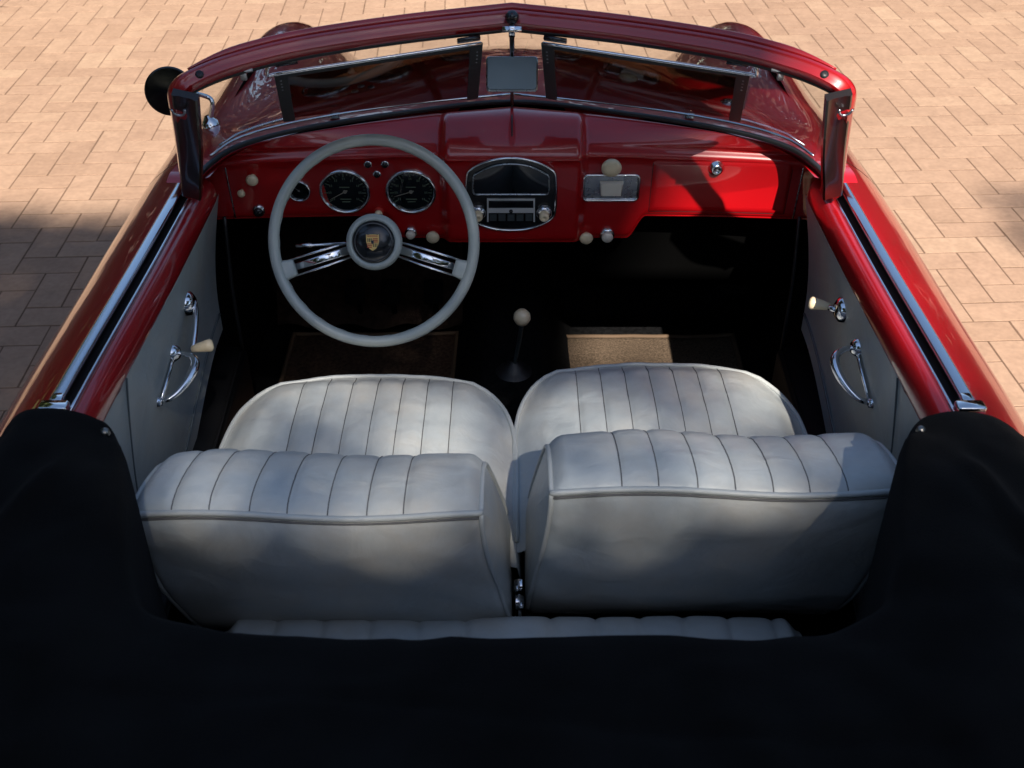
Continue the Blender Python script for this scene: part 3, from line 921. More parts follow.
# ------------------------------------------------------------------ steering wheel
wc = at_z(374, 242, .795)
wn3 = Vector((0, -math.cos(math.radians(27)), math.sin(math.radians(27))))
wx, wy, _ = basis(wn3)
sw = empty('steering_wheel', wc, car)
RW = .1893
def wp(x, y, h=0): return wc + wx * x + wy * y + wn3 * h
bm = bmesh.new()
rim = [wp(RW * math.cos(a), RW * math.sin(a)) for a in np.linspace(0, 2 * PI, 97)[:-1]]
rows = []
for i, a in enumerate(np.linspace(0, 2 * PI, 193)[:-1]):
    d = wx * math.cos(a) + wy * math.sin(a)
    rows.append([wc + d * (RW + .0108 * math.cos(b_)) + wn3 * (.0106 * math.sin(b_)) - d * (.0012 * math.cos(a * 26) if math.cos(b_) < -.5 and math.sin(b_) < 0 else 0) for b_ in np.linspace(0, 2 * PI, 17)[:-1]])
grid(bm, rows, closed_u=True, closed_v=True); obj('wheel_rim', bm, 'wheel', sw)
for sgn in (-1, 1):
    a = math.radians(-17.5)
    d = wx * (sgn * math.cos(a)) + wy * math.sin(a); s_ = (wy * math.cos(a) - wx * (sgn * math.sin(a)))
    bm = bmesh.new()
    pts = [wc + d * q - wn3 * (.010 + .012 * (1 - q / RW)) for q in (.045, .10, .178)]
    sweep(bm, pts, rrect(.014, .006, .0028), up=wn3, scale=[1.25, 1.1, .95])
    for o_ in (.0155, -.0155):
        tube(bm, [wc + d * .042 + s_ * o_ * .85 - wn3 * .020, wc + d * .10 + s_ * o_ - wn3 * .016, wc + d * .176 + s_ * o_ * 1.02 - wn3 * .008], .0024, 8, up=wn3)
    obj('spoke', bm, 'chrome', sw)
    bm = bmesh.new()
    pts = [wc + d * q - wn3 * .004 for q in (.158, .166, .177, .188)]
    sweep(bm, pts, rrect(.034, .016, .006), up=wn3, scale=[.92, 1.0, 1.12, 1.35]); obj('spoke_socket', bm, 'wheel', sw)
bm = bmesh.new(); lathe(bm, wc, wn3, [(.040, -.050), (.050, -.030), (.0535, -.006), (.052, .004), (.046, .011), (.0405, .010), (.0395, .004)], 56); hub = obj('wheel_hub', bm, 'wheel', sw)
bm = bmesh.new(); lathe(bm, wc, wn3, [(.0398, .005), (.0385, .011), (.034, .013), (.0335, .0125)], 48); obj('horn_ring', bm, 'black', sw)
bm = bmesh.new(); lathe(bm, wc, wn3, [(.0345, .012), (.028, .0165), (.014, .0195), (.0005, .0205)], 48); obj('horn_button', bm, 'black', sw)
# crest on the horn button: gold shield with red-barred quarters and a small dark centre
def shield(s, h, cx=0, cy=0):
    half_ = [(0, 1.0), (.35, .97), (.62, .92), (.80, .98), (.82, .55), (.80, .05), (.66, -.45), (.40, -.82), (0, -1.08)]
    pts = half_ + [(-a, b_) for a, b_ in half_[-2:0:-1]]
    return [wp(cx + a * s, cy + b_ * s, h) for a, b_ in pts]
def flat(bm, pts, mi=1): bm.faces.new([bm.verts.new(p) for p in pts]).material_index = mi
bm = bmesh.new(); p = shield(.0148, .0222); V = grid(bm, [[q - wn3 * .005 for q in p], p], closed_v=True); cap(bm, V[-1])
for qx, qy in ((.0055, .0035), (-.0058, -.0062)):
    for k in range(3):
        yy = qy + (k - 1) * .0030
        flat(bm, [wp(qx + a * .0046, yy + b_ * .0008, .0226) for a, b_ in ((-1, -1), (1, -1), (1, 1), (-1, 1))])
flat(bm, [wp(a, b_, .0226) for a, b_ in ((-.0098, .0108), (.0098, .0108), (.0098, .0122), (-.0098, .0122))])
for qx, qy in ((-.0055, .0040), (.0052, -.0055)):
    for k in range(3): flat(bm, [wp(qx + (k - 1) * .003 + a * .0007, qy + b_ * .0034, .0227) for a, b_ in ((-1, -1), (1, -1), (1, 1), (-1, 1))], 2)
flat(bm, [wp(a * .0030, b_ * .0036 + .0002, .0229) for a, b_ in ((0, -1.1), (.8, -.4), (.85, .9), (-.85, .9), (-.8, -.4))], 2)
obj('crest', bm, ['gold', 'crest_red', 'black'], sw, smooth=False)
bm = bmesh.new(); cc = wc - wn3 * .05
tube(bm, [cc, cc - wn3 * .25], .028, 20, up=(1, 0, 0)); obj('steering_column', bm, 'black', sw)
bm = bmesh.new()
t0 = wp(-.04, -.003, -.035); t1 = px_plane(296, 246, wc, -.03)
tube(bm, [t0, t0.lerp(t1, .72), t0.lerp(t1, .74), t1], .0032, 10, scale=[1.1, .9, 1.5, 1.0]); obj('indicator_stalk', bm, 'chrome', sw)

# ------------------------------------------------------------------ floor, tunnel, inner walls
bm = bmesh.new()
def sheet(bm, pts_rows): grid(bm, pts_rows)
FZ = .175
ys = np.linspace(.70, 2.62, 20); xs = np.linspace(-.66, .66, 30)
def floor_z(x, y):
    k = smooth01((.135 - abs(x)) / .045)
    return FZ + .17 * k + (.30 if y < 1.12 else .30 * smooth01((1.30 - y) / .18)) * (1 - k * .5)
grid(bm, [[(x, y, floor_z(x, y)) for x in xs] for y in ys])
grid(bm, [[(x, 2.62 + .28 * t, floor_z(x, 2.62) + .45 * t) for x in xs] for t in np.linspace(0, 1, 6)])
for sgn in (-1, 1):
    grid(bm, [[(sgn * (.66 - .02 * t), y, FZ + t * (.62 if y > 2.03 else .25)) for t in np.linspace(0, 1, 6)] for y in list(np.linspace(.70, 2.03, 12)) + list(np.linspace(2.035, 2.9, 8))])
grid(bm, [[(x, .72, FZ + .70 * t) for x in np.linspace(-.6, .6, 8)] for t in np.linspace(0, 1, 5)])
tub = obj('cabin_floor', bm, 'carpet', car)
# sill covers beside the seats, black vinyl with a bright edge
for sgn in (-1, 1):
    bm = bmesh.new()
    sweep(bm, [(sgn * .600, 1.15, .34), (sgn * .612, 1.6, .355), (sgn * .622, 2.05, .37)], rrect(.075, .15, .02), up=(0, 0, 1))
    sc = obj('sill_cover', bm, 'rubber', car)
    bm = bmesh.new()
    tube(bm, [(sgn * .565, 1.15, .418), (sgn * .577, 1.6, .432), (sgn * .590, 2.03, .447)], .0035, 6)
    obj('sill_edge', bm, 'rubber', sc)
    bm = bmesh.new()
    tube(bm, catmull([(sgn * .588, 2.03, .45), (sgn * .592, 2.045, .60), (sgn * .585, 2.05, .76)], 5), .004, 6, up=(0, 1, 0))
    obj('door_welt', bm, 'rubber', car)
# kick panels ahead of the doors
for sgn in (-1, 1):
    bm = bmesh.new()
    grid(bm, [[(sgn * (.655 - .01 * t), y, .20 + .64 * t) for t in np.linspace(0, 1, 8)] for y in np.linspace(2.0, 2.75, 12)])
    obj('kick_panel', bm, 'carpet', car)
bm = bmesh.new()     # pleated cover on the driver's bulkhead, dark brown carpet
grid(bm, [[(x, 2.50 + .22 * t, .21 + .42 * t + .01 * math.sin(x * 40)) for x in np.linspace(-.62, -.13, 24)] for t in np.linspace(0, 1, 6)])
obj('toe_board', bm, 'carpet_brown', car)
bm = bmesh.new()     # added panel under the passenger side of the dash, keeps sun off the floor
grid(bm, [[(x, 2.165 + .05 * t, .725 - .22 * t) for x in np.linspace(.15, .64, 8)] for t in np.linspace(0, 1, 5)])
grid(bm, [[(x, 2.215 + .30 * t, .505 + .05 * t) for x in np.linspace(.15, .64, 8)] for t in np.linspace(0, 1, 5)])
bmesh.ops.remove_doubles(bm, verts=bm.verts, dist=1e-5)
obj('shade_panel', bm, 'shade_black', car)
# pedals
for x in (-.40, -.31, -.20):
    bm = bmesh.new()
    plate(bm, (x, 2.46, .34), (0, -.8, .6), rrect(.05, .065, .008), .012, .003)
    tube(bm, [(x, 2.47, .33), (x, 2.55, .19)], .007, 8)
    obj('pedal', bm, 'carpet', car)

# gear lever
gk = at_z(522, 317, .545)
gl = empty('gear_lever', (gk.x + .0, gk.y, .345), car)
foot = at_z(514, 369, .352)
bm = bmesh.new(); lathe(bm, gk, (0, -.2, 1), [(.0005, .0185), (.010, .016), (.0175, .006), (.0185, -.003), (.014, -.014), (.008, -.019), (.006, -.021)], 28); obj('lever_knob', bm, 'ivory', gl)
bm = bmesh.new(); tube(bm, catmull([gk - Vector((0, 0, .016)), gk.lerp(foot, .5) + Vector((.002, .003, 0)), foot + Vector((0, 0, .01))], 6), .0048, 10, up=(0, 1, 0)); obj('lever_rod', bm, 'visor_frame', gl)
bm = bmesh.new(); lathe(bm, foot - Vector((0, 0, .01)), (0, 0, 1), [(.045, 0), (.035, .010), (.026, .014), (.022, .022), (.014, .026), (.008, .034)], 24); obj('lever_boot', bm, 'rubber', gl)

# ------------------------------------------------------------------ floor mats (they lift out)
def floor_mat(name, x0, x1, y0, y1, z, material, label):
    bm = bmesh.new(); rows_t = []
    nx, ny = 40, 30
    def zz(a, b_): return z + .0025 * mnoise.noise(Vector((a * 6, b_ * 6, x0))) + .004 * smooth01((b_ - .6) / .4) + (.0 if a < .9 else .05 * (a - .9))
    R_ = .03
    top = [[(x0 + (x1 - x0) * a + (.012 * (b_ - .5) if a > .5 else 0), y0 + (y1 - y0) * b_, zz(a, b_) + .009) for b_ in np.linspace(0, 1, ny)] for a in np.linspace(0, 1, nx)]
    V = grid(bm, top)
    bot = [[(p[0], p[1], p[2] - .009) for p in r_] for r_ in top]
    V2 = grid(bm, bot)
    bmesh.ops.holes_fill(bm, edges=[])
    per = lambda V: [V[i][0] for i in range(nx)] + [V[-1][j] for j in range(1, ny)] + [V[i][-1] for i in range(nx - 2, -1, -1)] + [V[0][j] for j in range(ny - 2, 0, -1)]
    a, b_ = per(V), per(V2)
    for i in range(len(a)):
        j = (i + 1) % len(a); bm.faces.new((a[i], b_[i], b_[j], a[j]))
    edge = [v.co.copy() for v in a]
    e = empty(name, ((x0 + x1) / 2, (y0 + y1) / 2, z))
    tag(e, label, 'floor mat', 'loose carpet mats in the footwells')
    obj('mat_pile', bm, material, e)
    bm = bmesh.new(); tube(bm, edge, .006, 6, closed=True); obj('mat_binding', bm, 'mat_edge', e)
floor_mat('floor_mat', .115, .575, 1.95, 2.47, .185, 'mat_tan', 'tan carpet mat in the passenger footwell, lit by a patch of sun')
floor_mat('floor_mat', -.575, -.150, 1.90, 2.48, .185, 'mat_shaded', 'brown carpet mat with shade in its colour, in the footwell below the steering wheel')

# ------------------------------------------------------------------ seats
def puff(x, lines, A, gw):
    """pillow between pleat lines: 0 in the groove"""
    if x < lines[0] - .06 or x > lines[-1] + .06:
        pass
    dmin = min(abs(x - l) for l in lines)
    return A * (1 - math.exp(-(dmin / gw) ** 1.2))

def cushion(parent, xc, hw, y0, y1, z0, z1, lines, seed, warp):
    """softly crowned cushion, round front corners; lines are pleat positions"""
    bm = bmesh.new()
    na, nb = 150, 56
    def hwid(b_):
        t = max(0, (b_ - .45) / .55)
        return hw * (.56 + .44 * (1 - t ** 2.6) ** (1 / 2.0)) if t < 1 else hw * .56
    rows = []; edge = []
    def pt(a, b_, inset=0.0):
        h_ = hwid(b_); x = xc + a * h_
        y = y0 + (y1 - y0) * b_ + warp * a * .02 - .018 * abs(a) ** 3 * smooth01((b_ - .6) / .4)
        dx = (1 - abs(a)) * h_; dy = (1 - b_) * (y1 - y0)
        # distance to the rounded outline, roughly
        e = 1 / (1 / max(dx, 1e-4) ** 2 + 1 / max(dy, 1e-4) ** 2) ** .5
        roll = .022 * (1 - smooth01(e / .060)) ** 1.0 + .010 * (1 - smooth01(e / .2))
        z = z0 + (z1 - z0) * b_ + .022 * (1 - a * a) * math.sin(PI * min(1, b_ * 1.1 + .05)) - roll
        z += puff(x, lines, .0050, .006) * smooth01(e / .03)
        dl = min(abs(x - l) for l in lines)
        z += .0012 * math.exp(-dl / .012) * mnoise.noise(Vector((x * 20, y * 70, seed + 9)))
        z += .0045 * mnoise.noise(Vector((x * 9, y * 9, seed))) + .0018 * mnoise.noise(Vector((x * 30, y * 22, seed + 4)))
        return Vector((x, y, z))
    A = [-math.cos(PI * i / na) * .35 + (2 * i / na - 1) * .65 for i in range(na + 1)]
    top = [[pt(a, b_) for b_ in np.linspace(0, 1, nb)] for a in A]
    V = grid(bm, top)
    per = [V[0][j] for j in range(nb)] + [V[i][-1] for i in range(1, na + 1)] + [V[-1][j] for j in range(nb - 2, -1, -1)]
    prev = per; c0 = Vector((xc, (y0 + y1) / 2, 0))
    edge = [v.co.copy() for v in per]
    for dz, ins in ((.018, -.006), (.06, -.010), (.10, -.004), (.14, .004)):
        ring = []
        for v in edge:
            d = Vector((v.x - c0.x, v.y - c0.y, 0)).normalized()
            q = v - d * ins; q.z = v.z - dz; ring.append(bm.verts.new(q))
        for i in range(len(prev) - 1): bm.faces.new((prev[i], ring[i], ring[i + 1], prev[i + 1]))
        prev = ring
    for l in lines:
        a_l = (l - xc)
        pts = []
        for b_ in np.linspace(.05, .985, 40):
            h_ = hwid(b_)
            if abs(a_l) < h_ * .98: pts.append(pt(a_l / h_, b_) + Vector((0, 0, .0011)))
        tube(bm, pts, .0009, 5, mi=1)
    obj('seat_cushion', bm, ['leather', 'stitch'], parent)
    bm = bmesh.new()
    tube(bm, [p + Vector((0, 0, .0015)) for p in edge[6:-6:2]], .0042, 8); obj('cushion_piping', bm, 'thread', parent)

def backrest(parent, xi, xo, dy, dz, lines, seed, lean=0.0):
    """xi: inner side (towards the middle), xo: outer side"""
    bm = bmesh.new()
    sgn = 1 if xo > xi else -1
    prof = [(1.44, .455), (1.425, .50), (1.385, .62), (1.335, .708), (1.292, .748), (1.243, .768), (1.198, .779), (1.160, .782), (1.134, .777), (1.131, .742), (1.148, .66), (1.174, .57), (1.202, .49), (1.222, .452)]
    sec = catmull([(0, a, b_) for a, b_ in prof], 6)
    n = len(sec); seam_i = 8 * 6
    # arc positions for profile-normal displacement
    nor = []
    for i in range(n):
        t = sec[min(i + 1, n - 1)] - sec[max(i - 1, 0)]
        nor.append(Vector((0, -t.z, t.y)).normalized() * -1)
    ctr = Vector((0, 1.28, .6))
    for i in range(n):
        if (sec[i] - ctr).dot(nor[i]) < 0: nor[i] = -nor[i]
    W_ = abs(xo - xi)
    NX = 170
    ss = [(.5 - .5 * math.cos(PI * i / NX)) * .35 + (i / NX) * .65 for i in range(NX + 1)]
    rows = []
    for s_ in ss:
        row = []
        for i in range(n):
            p = sec[i]
            h = (p.z - .45) / .33
            inset_i = .040 * smooth01(h) if sgn < 0 else .030 * smooth01(h)      # narrower at the top
            inset_o = .020 * smooth01(h) + .055 * max(0, 1 - h) ** 1.6
            x0_ = xi + sgn * inset_i; x1_ = xo - sgn * inset_o
            x = x0_ + (x1_ - x0_) * s_
            ex = min(s_, 1 - s_) * W_
            r_o = (.030 if i < seam_i else .018)
            rnd = 1 - math.sqrt(max(0, 1 - (1 - min(1, ex / r_o)) ** 2)) if ex < r_o else 0
            sidex = 1.0
            q = Vector((x, p.y, p.z)) - nor[i] * (r_o * rnd * .75)
            # the top sags to the outer side and swells in the middle
            swell = .006 * math.sin(PI * s_) ** .7
            if i <= seam_i:
                k = smooth01((seam_i - i) / 6)
                q += nor[i] * (puff(x, lines, .0042, .006) * k * smooth01(ex / .03) + swell * k)
            else:
                k = smooth01((i - seam_i) / 10) * (1 - smooth01((i - n + 12) / 12))
                q += nor[i] * (.012 * math.sin(PI * s_) ** .6 * k)
                q += nor[i] * (.0040 * k * mnoise.noise(Vector((x * 6, p.z * 14, seed))))
                # small pull creases near the bottom corners
                q += nor[i] * (.0022 * k * math.sin((p.z * 60 + x * 30)) * math.exp(-((s_ - .08) / .10) ** 2))
            dl = min(abs(x - l) for l in lines)
            if i <= seam_i: q += nor[i] * (.0013 * math.exp(-dl / .013) * mnoise.noise(Vector((x * 20, i * 1.1, seed + 9))))
            q += nor[i] * (.0013 * math.exp(-abs(i - seam_i) / 5) * mnoise.noise(Vector((x * 55, seed, 3))))
            q += nor[i] * (.0034 * mnoise.noise(Vector((x * 8, p.y * 8 + p.z * 8, seed + 2))))
            q.z += .006 * math.sin(s_ * PI * 2.3 + seed) * h
            q.y += dy; q.z += dz * h
            q.y -= lean * (q.z - .4)
            row.append(q)
        rows.append(row)
    V = grid(bm, rows)
    cap0 = V[0]; cap1 = V[-1]
    # side cheeks: fan towards a soft centre so the ends look stuffed
    for rowv, d in ((V[0], -sgn), (V[-1], sgn)):
        pts = [v.co.copy() for v in rowv]
        c0 = sum(pts, Vector()) / len(pts)
        prev = rowv
        for f, bul in ((.85, .004), (.6, .007), (.3, .009)):
            ring = []
            for v in pts:
                q = c0 + (v - c0) * f; q.x = v.x * f + c0.x * (1 - f) + d * bul; ring.append(bm.verts.new(q))
            for i in range(len(prev) - 1): bm.faces.new((prev[i], prev[i + 1], ring[i + 1], ring[i]))
            bm.faces.new((prev[-1], prev[0], ring[0], ring[-1])); prev = ring
        bm.faces.new(prev)
    seam = [r[seam_i].copy() for r in rows]
    sideA = [rows[2][i].copy() for i in range(6, n - 2)]
    sideB = [rows[-3][i].copy() for i in range(6, n - 2)]
    st = []
    for l in lines:
        k = min(range(len(ss)), key=lambda q: abs(rows[q][seam_i - 20].x - l))
        st.append([rows[k][i] + nor[i] * .0004 for i in range(4, seam_i + 1)])
    for p in st: tube(bm, p, .0009, 5, up=(1, 0, 0), mi=1)
    tube(bm, [p + Vector((0, -.003, -.006)) for p in seam[3:-3]], .0022, 6, mi=1)
    obj('seat_back', bm, ['leather', 'stitch'], parent)
    bm = bmesh.new()
    up_ = Vector((0, -.5, .85))
    tube(bm, [p + up_ * .0015 for p in seam[1:-1]], .0046, 8)
    for sd, d in ((sideA, -sgn), (sideB, sgn)):
        tube(bm, [p + Vector((d * .0015, 0, 0)) for p in sd[::2]], .0040, 8, up=(1, 0, 0))
    obj('back_piping', bm, 'thread', parent)
    bm = bmesh.new()       # folding lever and hinge at the inner foot
    hx = xi - sgn * .002
    for yy, zz in ((1.235 + dy, .50),):
        lathe(bm, (hx - sgn * .004, yy, zz), (-sgn, 0, 0), [(.001, .014), (.010, .013), (.013, .006), (.013, 0)], 16)
        sweep(bm, [(hx - sgn * .010, yy, zz), (hx - sgn * .012, yy - .010, zz - .09)], rrect(.016, .005, .002), up=(1, 0, 0))
        tube(bm, [(hx - sgn * .012, yy - .005, zz + .005), (hx - sgn * .012, yy - .04, zz + .035)], .004, 8)
    obj('hinge', bm, 'chrome', parent)
    bm = bmesh.new()
    lathe(bm, (xo + sgn * .002, 1.20 + dy, .58), (sgn, 0, 0), [(.001, .012), (.008, .011), (.010, 0)], 14)
    sweep(bm, [(xo + sgn * .006, 1.20 + dy, .585), (xo + sgn * .006, 1.185 + dy, .615)], rrect(.010, .005, .002), up=(1, 0, 0))
    obj('release_catch', bm, 'chrome', parent)

def seat_base(parent, xc, hw):
    bm = bmesh.new(); box(bm, (xc - hw, 1.38, FZ + .005), (xc + hw, 1.70, .42), .01)
    obj('seat_base', bm, 'rubber', parent)

seatL = empty('seat', (-.27, 1.5, .18), car)
cushion(seatL, -.258, .266, 1.30, 1.765, .545, .594, [-.258 + (i - 3) * .047 + .006 for i in range(7)], 1.0, 0)
backrest(seatL, .000, -.545, 0.0, -.004, [-.462 + i * .0525 for i in range(7)], 2.0)
seat_base(seatL, -.26, .22)
seatR = empty('seat', (.29, 1.5, .18), car)
cushion(seatR, .270, .266, 1.33, 1.800, .547, .598, [.268 + (i - 3) * .046 - .008 for i in range(7)], 5.0, 0)
backrest(seatR, .022, .572, .035, .008, [.150 + i * .0525 for i in range(7)], 6.0)
seat_base(seatR, .27, .22)

# rear bench
bm = bmesh.new(); lines = [-.36 + i * .072 for i in range(5)] + [.06 + i * .068 for i in range(6)]
lines = sorted(lines)
rows = []
bprof = [(1.185, .36), (1.205, .44), (1.203, .485), (1.185, .510), (1.13, .522), (1.0, .52), (.86, .51)]
bsec = catmull([(0, a, b_) for a, b_ in bprof], 5)
for i in range(181):
    x = -.445 + .89 * i / 180
    e = min(i, 180 - i) / 180 * .89
    rows.append([(x, p.y + .006 * mnoise.noise(Vector((x * 6, 1, 3))), p.z + puff(x, lines, .007, .006) - .03 * (1 - smooth01(e / .03)) + .006 * mnoise.noise(Vector((x * 7, p.y * 7, 9)))) for p in bsec])
grid(bm, rows); obj('rear_bench', bm, 'leather', car)
# grey trimmed quarter panels behind the doors
for sgn in (-1, 1):
    bm = bmesh.new()
    grid(bm, [[(sgn * (.575 - .10 * (1 - (y - .72) / .5) ** 1.5 - .02 * t), y, .30 + .52 * t) for t in np.linspace(0, 1, 8)] for y in np.linspace(.76, 1.24, 16)])
    obj('quarter_panel', bm, 'panel', car)

# ------------------------------------------------------------------ folded soft top under its cover
def top_front(x):
    x = abs(x)
    return lerpt([(0, .829), (.30, .831), (.365, .846), (.410, .872), (.440, .93), (.475, 1.05), (.505, 1.135), (.530, 1.178), (.552, 1.196), (.60, 1.204), (.645, 1.200), (.668, 1.185), (.69, 1.14), (.71, 1.06), (.73, .95), (.76, .80)], x)[0]
xs_ = sorted(set(list(np.linspace(-.76, .76, 150)) + [s_ * v for s_ in (-1, 1) for v in np.linspace(.40, .70, 60)]))
bm = bmesh.new(); rows = []
for x in xs_:
    yfz = top_front(x); row = []
    edge = smooth01((.76 - abs(x)) / .12)
    arm = smooth01((abs(x) - .40) / .12)
    zt_ = .895 + .018 * arm
    yb = .10
    for k, (fy_, fz_) in enumerate(((0, -.40), (-.002, -.25), (0.0, -.10), (.0, -.04), (-.006, -.016), (-.018, -.004), (-.035, 0))):
        row.append(Vector((x, yfz + fy_, zt_ + fz_ * (.35 + .65 * edge))))
    for t in np.linspace(.03, 1, 70):
        y = (yfz - .035) * (1 - t) + yb * t
        z = zt_ + .030 * math.sin(PI * min(1, t * 1.3)) - .12 * t ** 1.6
        row.append(Vector((x, y, z)))
    for q, p in enumerate(row):
        if q > 2:
            f = .014 * mnoise.noise(Vector((p.x * 5, p.y * 7, 2))) + .0075 * mnoise.noise(Vector((p.x * 16 + p.y * 6, p.y * 12, 5)))
            f += .0035 * (1 - abs(mnoise.noise(Vector((p.x * 11 - p.y * 9, p.y * 16, 8)))) * 2.2)
            # diagonal folds running back from each arm, and a collar behind the arm tips
            ax_ = abs(p.x)
            f += .013 * math.exp(-((ax_ - .545 - (1.12 - p.y) * .22) / .016) ** 2) * smooth01((1.12 - p.y) / .1) * smooth01((p.y - .70) / .2)
            f -= .005 * math.exp(-((p.y - .70 + .03 * math.sin(p.x * 5)) / .008) ** 2) * (1 - arm)
            f -= .008 * math.exp(-((p.y - 1.155) / .010) ** 2) * arm
            z_body = section(max(p.y, .02), 3.9)[1]
            p.z += f * edge
        if q > 3:
            # settle the outer edge onto the wing
            xb, zb_ = section(max(min(p.y, 1.3), .0), 3.6)
            k = 1 - smooth01((.76 - abs(p.x)) / .13)
            p.z = p.z * (1 - k) + min(p.z, section(max(min(p.y, 1.25), .05), 3.55)[1] + .012) * k
    rows.append(row)
grid(bm, rows)
top = obj('folded_top', bm, 'cloth', car)
for px_, py_, z in ((105, 432, .905), (13, 447, .86), (1017, 442, .86), (921, 430, .905)):
    bm = bmesh.new()
    c = at_z(px_, py_, z)
    lathe(bm, c, (0, -.4, .9), [(.006, -.004), (.006, .002), (.004, .004), (.0005, .005)], 14)
    obj('snap_fastener', bm, 'snap', top)

# ------------------------------------------------------------------ unseen trees (several added to block sky and darken reflections in the paint)
def leaf_mesh(centers, size, R):
    verts, faces = [], []
    for c in centers:
        a = Vector((R.gauss(0, 1), R.gauss(0, 1), R.gauss(0, .6))).normalized()
        n = Vector((R.gauss(0, .6), R.gauss(0, .6), 1)).normalized()
        b_ = a.cross(n).normalized(); l = size * R.uniform(.6, 1.3); w = l * .55
        i = len(verts)
        verts += [c - a * l, c + b_ * w + a * l * .1 + n * l * .12, c + a * l, c - b_ * w + a * l * .1 + n * l * .12]
        faces.append((i, i + 1, i + 2, i + 3))
    bm = bmesh.new()
    vs = [bm.verts.new(v) for v in verts]
    for f in faces: bm.faces.new([vs[k] for k in f])
    return bm
def tree(base, crown_c, rad, nleaf, size, label, seed, keep=None, limbs=7, nclump=60, given=None, leaf='foliage'):
    R = random.Random(seed)
    base, crown_c = Vector(base), Vector(crown_c)
    e = empty('tree', base); tag(e, label, 'tree')
    bm = bmesh.new()
    mid = base.lerp(crown_c, .5) + Vector((R.uniform(-.2, .2), R.uniform(-.2, .2), 0))
    r0 = .035 * crown_c.z
    pts = catmull([base, mid, crown_c], 6)
    tube(bm, pts, r0, 12, up=(0, 1, 0), scale=[1.25 - .8 * i / (len(pts) - 1) for i in range(len(pts))])
    for k in range(limbs):
        a = 2 * PI * k / limbs + R.uniform(-.3, .3)
        st_ = base.lerp(crown_c, R.uniform(.55, .95))
        en = crown_c + Vector((math.cos(a) * rad[0] * .75, math.sin(a) * rad[1] * .75, R.uniform(-.2, .7) * rad[2]))
        pp = catmull([st_, st_.lerp(en, .5) + Vector((0, 0, .2)), en], 5)
        tube(bm, pp, r0 * .4, 8, up=(.2, .1, 1), scale=[1 - .8 * i / (len(pp) - 1) for i in range(len(pp))])
    obj('trunk', bm, 'bark', e)
    C = list(given) if given else []
    clumps = [crown_c + Vector((R.uniform(-1, 1) * rad[0], R.uniform(-1, 1) * rad[1], R.uniform(-1, 1) * rad[2])) for _ in range(nclump)]
    clumps = [q for q in clumps if sum(((q[i] - crown_c[i]) / rad[i]) ** 2 for i in range(3)) < 1]
    tries = 0
    while len(C) < nleaf and tries < nleaf * 30:
        tries += 1
        q = R.choice(clumps); s_ = .28 * min(rad)
        p = q + Vector((R.gauss(0, s_), R.gauss(0, s_), R.gauss(0, s_ * .7)))
        if keep and not keep(p): continue
        C.append(p)
    obj('crown', leaf_mesh(C, size, R), leaf, e, smooth=False)

def shade_spot(p, z=.8): return p - S * ((p.z - z) / S.z)
def sstep(a, b, v): return smooth01((v - a) / (b - a))
def depth_of_shade(x, y):  # wanted shade by place; the unseen crown is shaped to cast it
    nz = .08 * mnoise.noise(Vector((x * 2.5, y * 2.5, 1)))
    if x > 1.6: return 1.1 * (1 - sstep(.10, .34, math.hypot(x - 2.16, (y - 2.62) * .7) + nz))
    if x > .70 + nz: return 0
    if x < -.95:
        return 3.8 * (1 - sstep(2.55, 2.85, y + nz * 2.5)) * (1 if x > -4.6 else 0)
    if y > 3.7 + nz: return 0
    d = 4.6 + 4.4 * sstep(.70, .82, y) * (1 - sstep(1.0, 1.1, y)) * (1 if abs(x) < .7 else 0)
    # thin crown above the seats, so that sun filters through
    k = sstep(1.01, 1.14, y) * (1 - sstep(1.50, 1.72, y)) * sstep(-.60, -.46, x)
    d = d * (1 - k) + k * max(.35, 1.25 + 1.3 * sstep(.30, .42, x) * (1 - sstep(1.2, 1.34, y)) + .6 * mnoise.noise(Vector((x * 4.5, y * 4.5, 7))))
    # open gap over the glove box and the passenger footwell
    if x > .33 + nz * .6 and 1.68 < y < 2.20: d = 0
    if x > .45 + nz and 1.42 < y < 1.8: d = .3
    return d
def shade_crown():
    R = random.Random(77); out = []; A = .00185; x0, x1, y0, y1 = -4.7, 2.6, -1.6, 3.9
    n = int((x1 - x0) * (y1 - y0) * 9.1 / A)
    for _ in range(n):
        x, y = R.uniform(x0, x1), R.uniform(y0, y1)
        if R.random() * 9.1 > depth_of_shade(x, y): continue
        z = R.uniform(11.0, 13.5)
        out.append(Vector((x, y, .8)) + S * ((z - .8) / S.z))
    return out
spots = shade_crown()
cc_ = sum(spots, Vector()) / len(spots)
tree((cc_.x + 2.2, cc_.y - 2.6, 0), tuple(cc_), (1.5, 1.5, .6), len(spots), .052, 'tall leafy tree behind the car tail whose thin crown is shaped to shade the cabin', 5, given=spots)
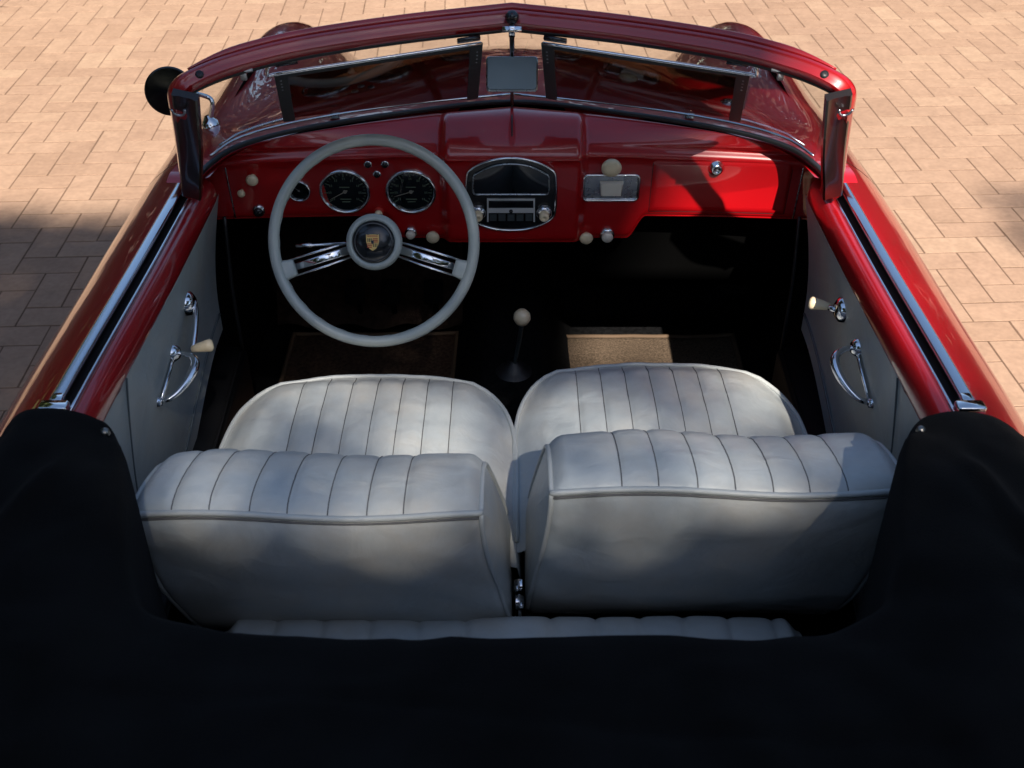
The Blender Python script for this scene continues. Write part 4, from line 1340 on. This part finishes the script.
tree((-5.4, -1.5, 0), (-4.6, 3.0, 2.6), (1.5, 4.2, 2.0), 17000, .13, 'low dense tree added on the left of the car to block sky', 12)  # added to keep sky light off the left pavement
for i, (x, lab) in enumerate(((-5.2, 'bushy sky-blocking tree added behind the car tail, left of the others'), (-1.6, 'bushy sky-blocking tree added straight behind the car tail'), (2.0, 'bushy sky-blocking tree added behind the car tail under the tall crown'), (5.8, 'bushy sky-blocking tree added behind the car tail, right of the others'))):
    tree((x, -6.2, 0), (x + .2, -6.0, 2.7), (2.2, 1.5, 2.4), 8000, .13, lab, 20 + i)  # added row, cuts low sky light on seat backs and dash
for i, (x, lab) in enumerate(((-9.5, 'copper-leaved bushy tree ahead of the car, at the left end of the row'), (-5.2, 'copper-leaved bushy tree ahead of the car, second from the left'), (-.6, 'copper-leaved bushy tree ahead of the car, middle of the row'), (4.2, 'copper-leaved bushy tree ahead of the car, second from the right'), (9.0, 'copper-leaved bushy tree ahead of the car, at the right end of the row'))):
    tree((x * .85, 9.0, 0), (x * .85, 8.9, 1.2), (2.6, 1.3, 1.25), 12000, .11, lab, 40 + i, leaf='copper')
tree((-7.0, -7.4, 0), (-6.6, -7.0, 6.8), (3.0, 2.4, 3.0), 12000, .15, 'tall dense tree added behind the car to the left to block sky', 61)  # added, holds back rear sky light for deeper shade
tree((10.0, -5.4, 0), (9.8, -5.0, 6.6), (2.8, 3.0, 3.0), 12000, .15, 'tall dense tree added behind the car to the right to block sky', 62)  # added likewise against sky light from the right rear
tree((7.0, 4.6, 0), (6.4, 4.6, 2.5), (1.6, 4.6, 2.0), 9000, .12, 'wide leafy tree added right of the car to darken its reflections', 11)  # added to give the flank paint something dark to reflect

# ------------------------------------------------------------------ render settings
scn.view_settings.view_transform = 'Standard'
scn.view_settings.look = 'None'
scn.view_settings.exposure = 1.25
scn.view_settings.gamma = 1
scn.view_settings.use_curve_mapping = False
scn.cycles.use_denoising = True
scn.cycles.max_bounces = 10
scn.cycles.transparent_max_bounces = 12
scn.cycles.caustics_reflective = False
scn.cycles.caustics_refractive = False
scn.cycles.sample_clamp_indirect = 6
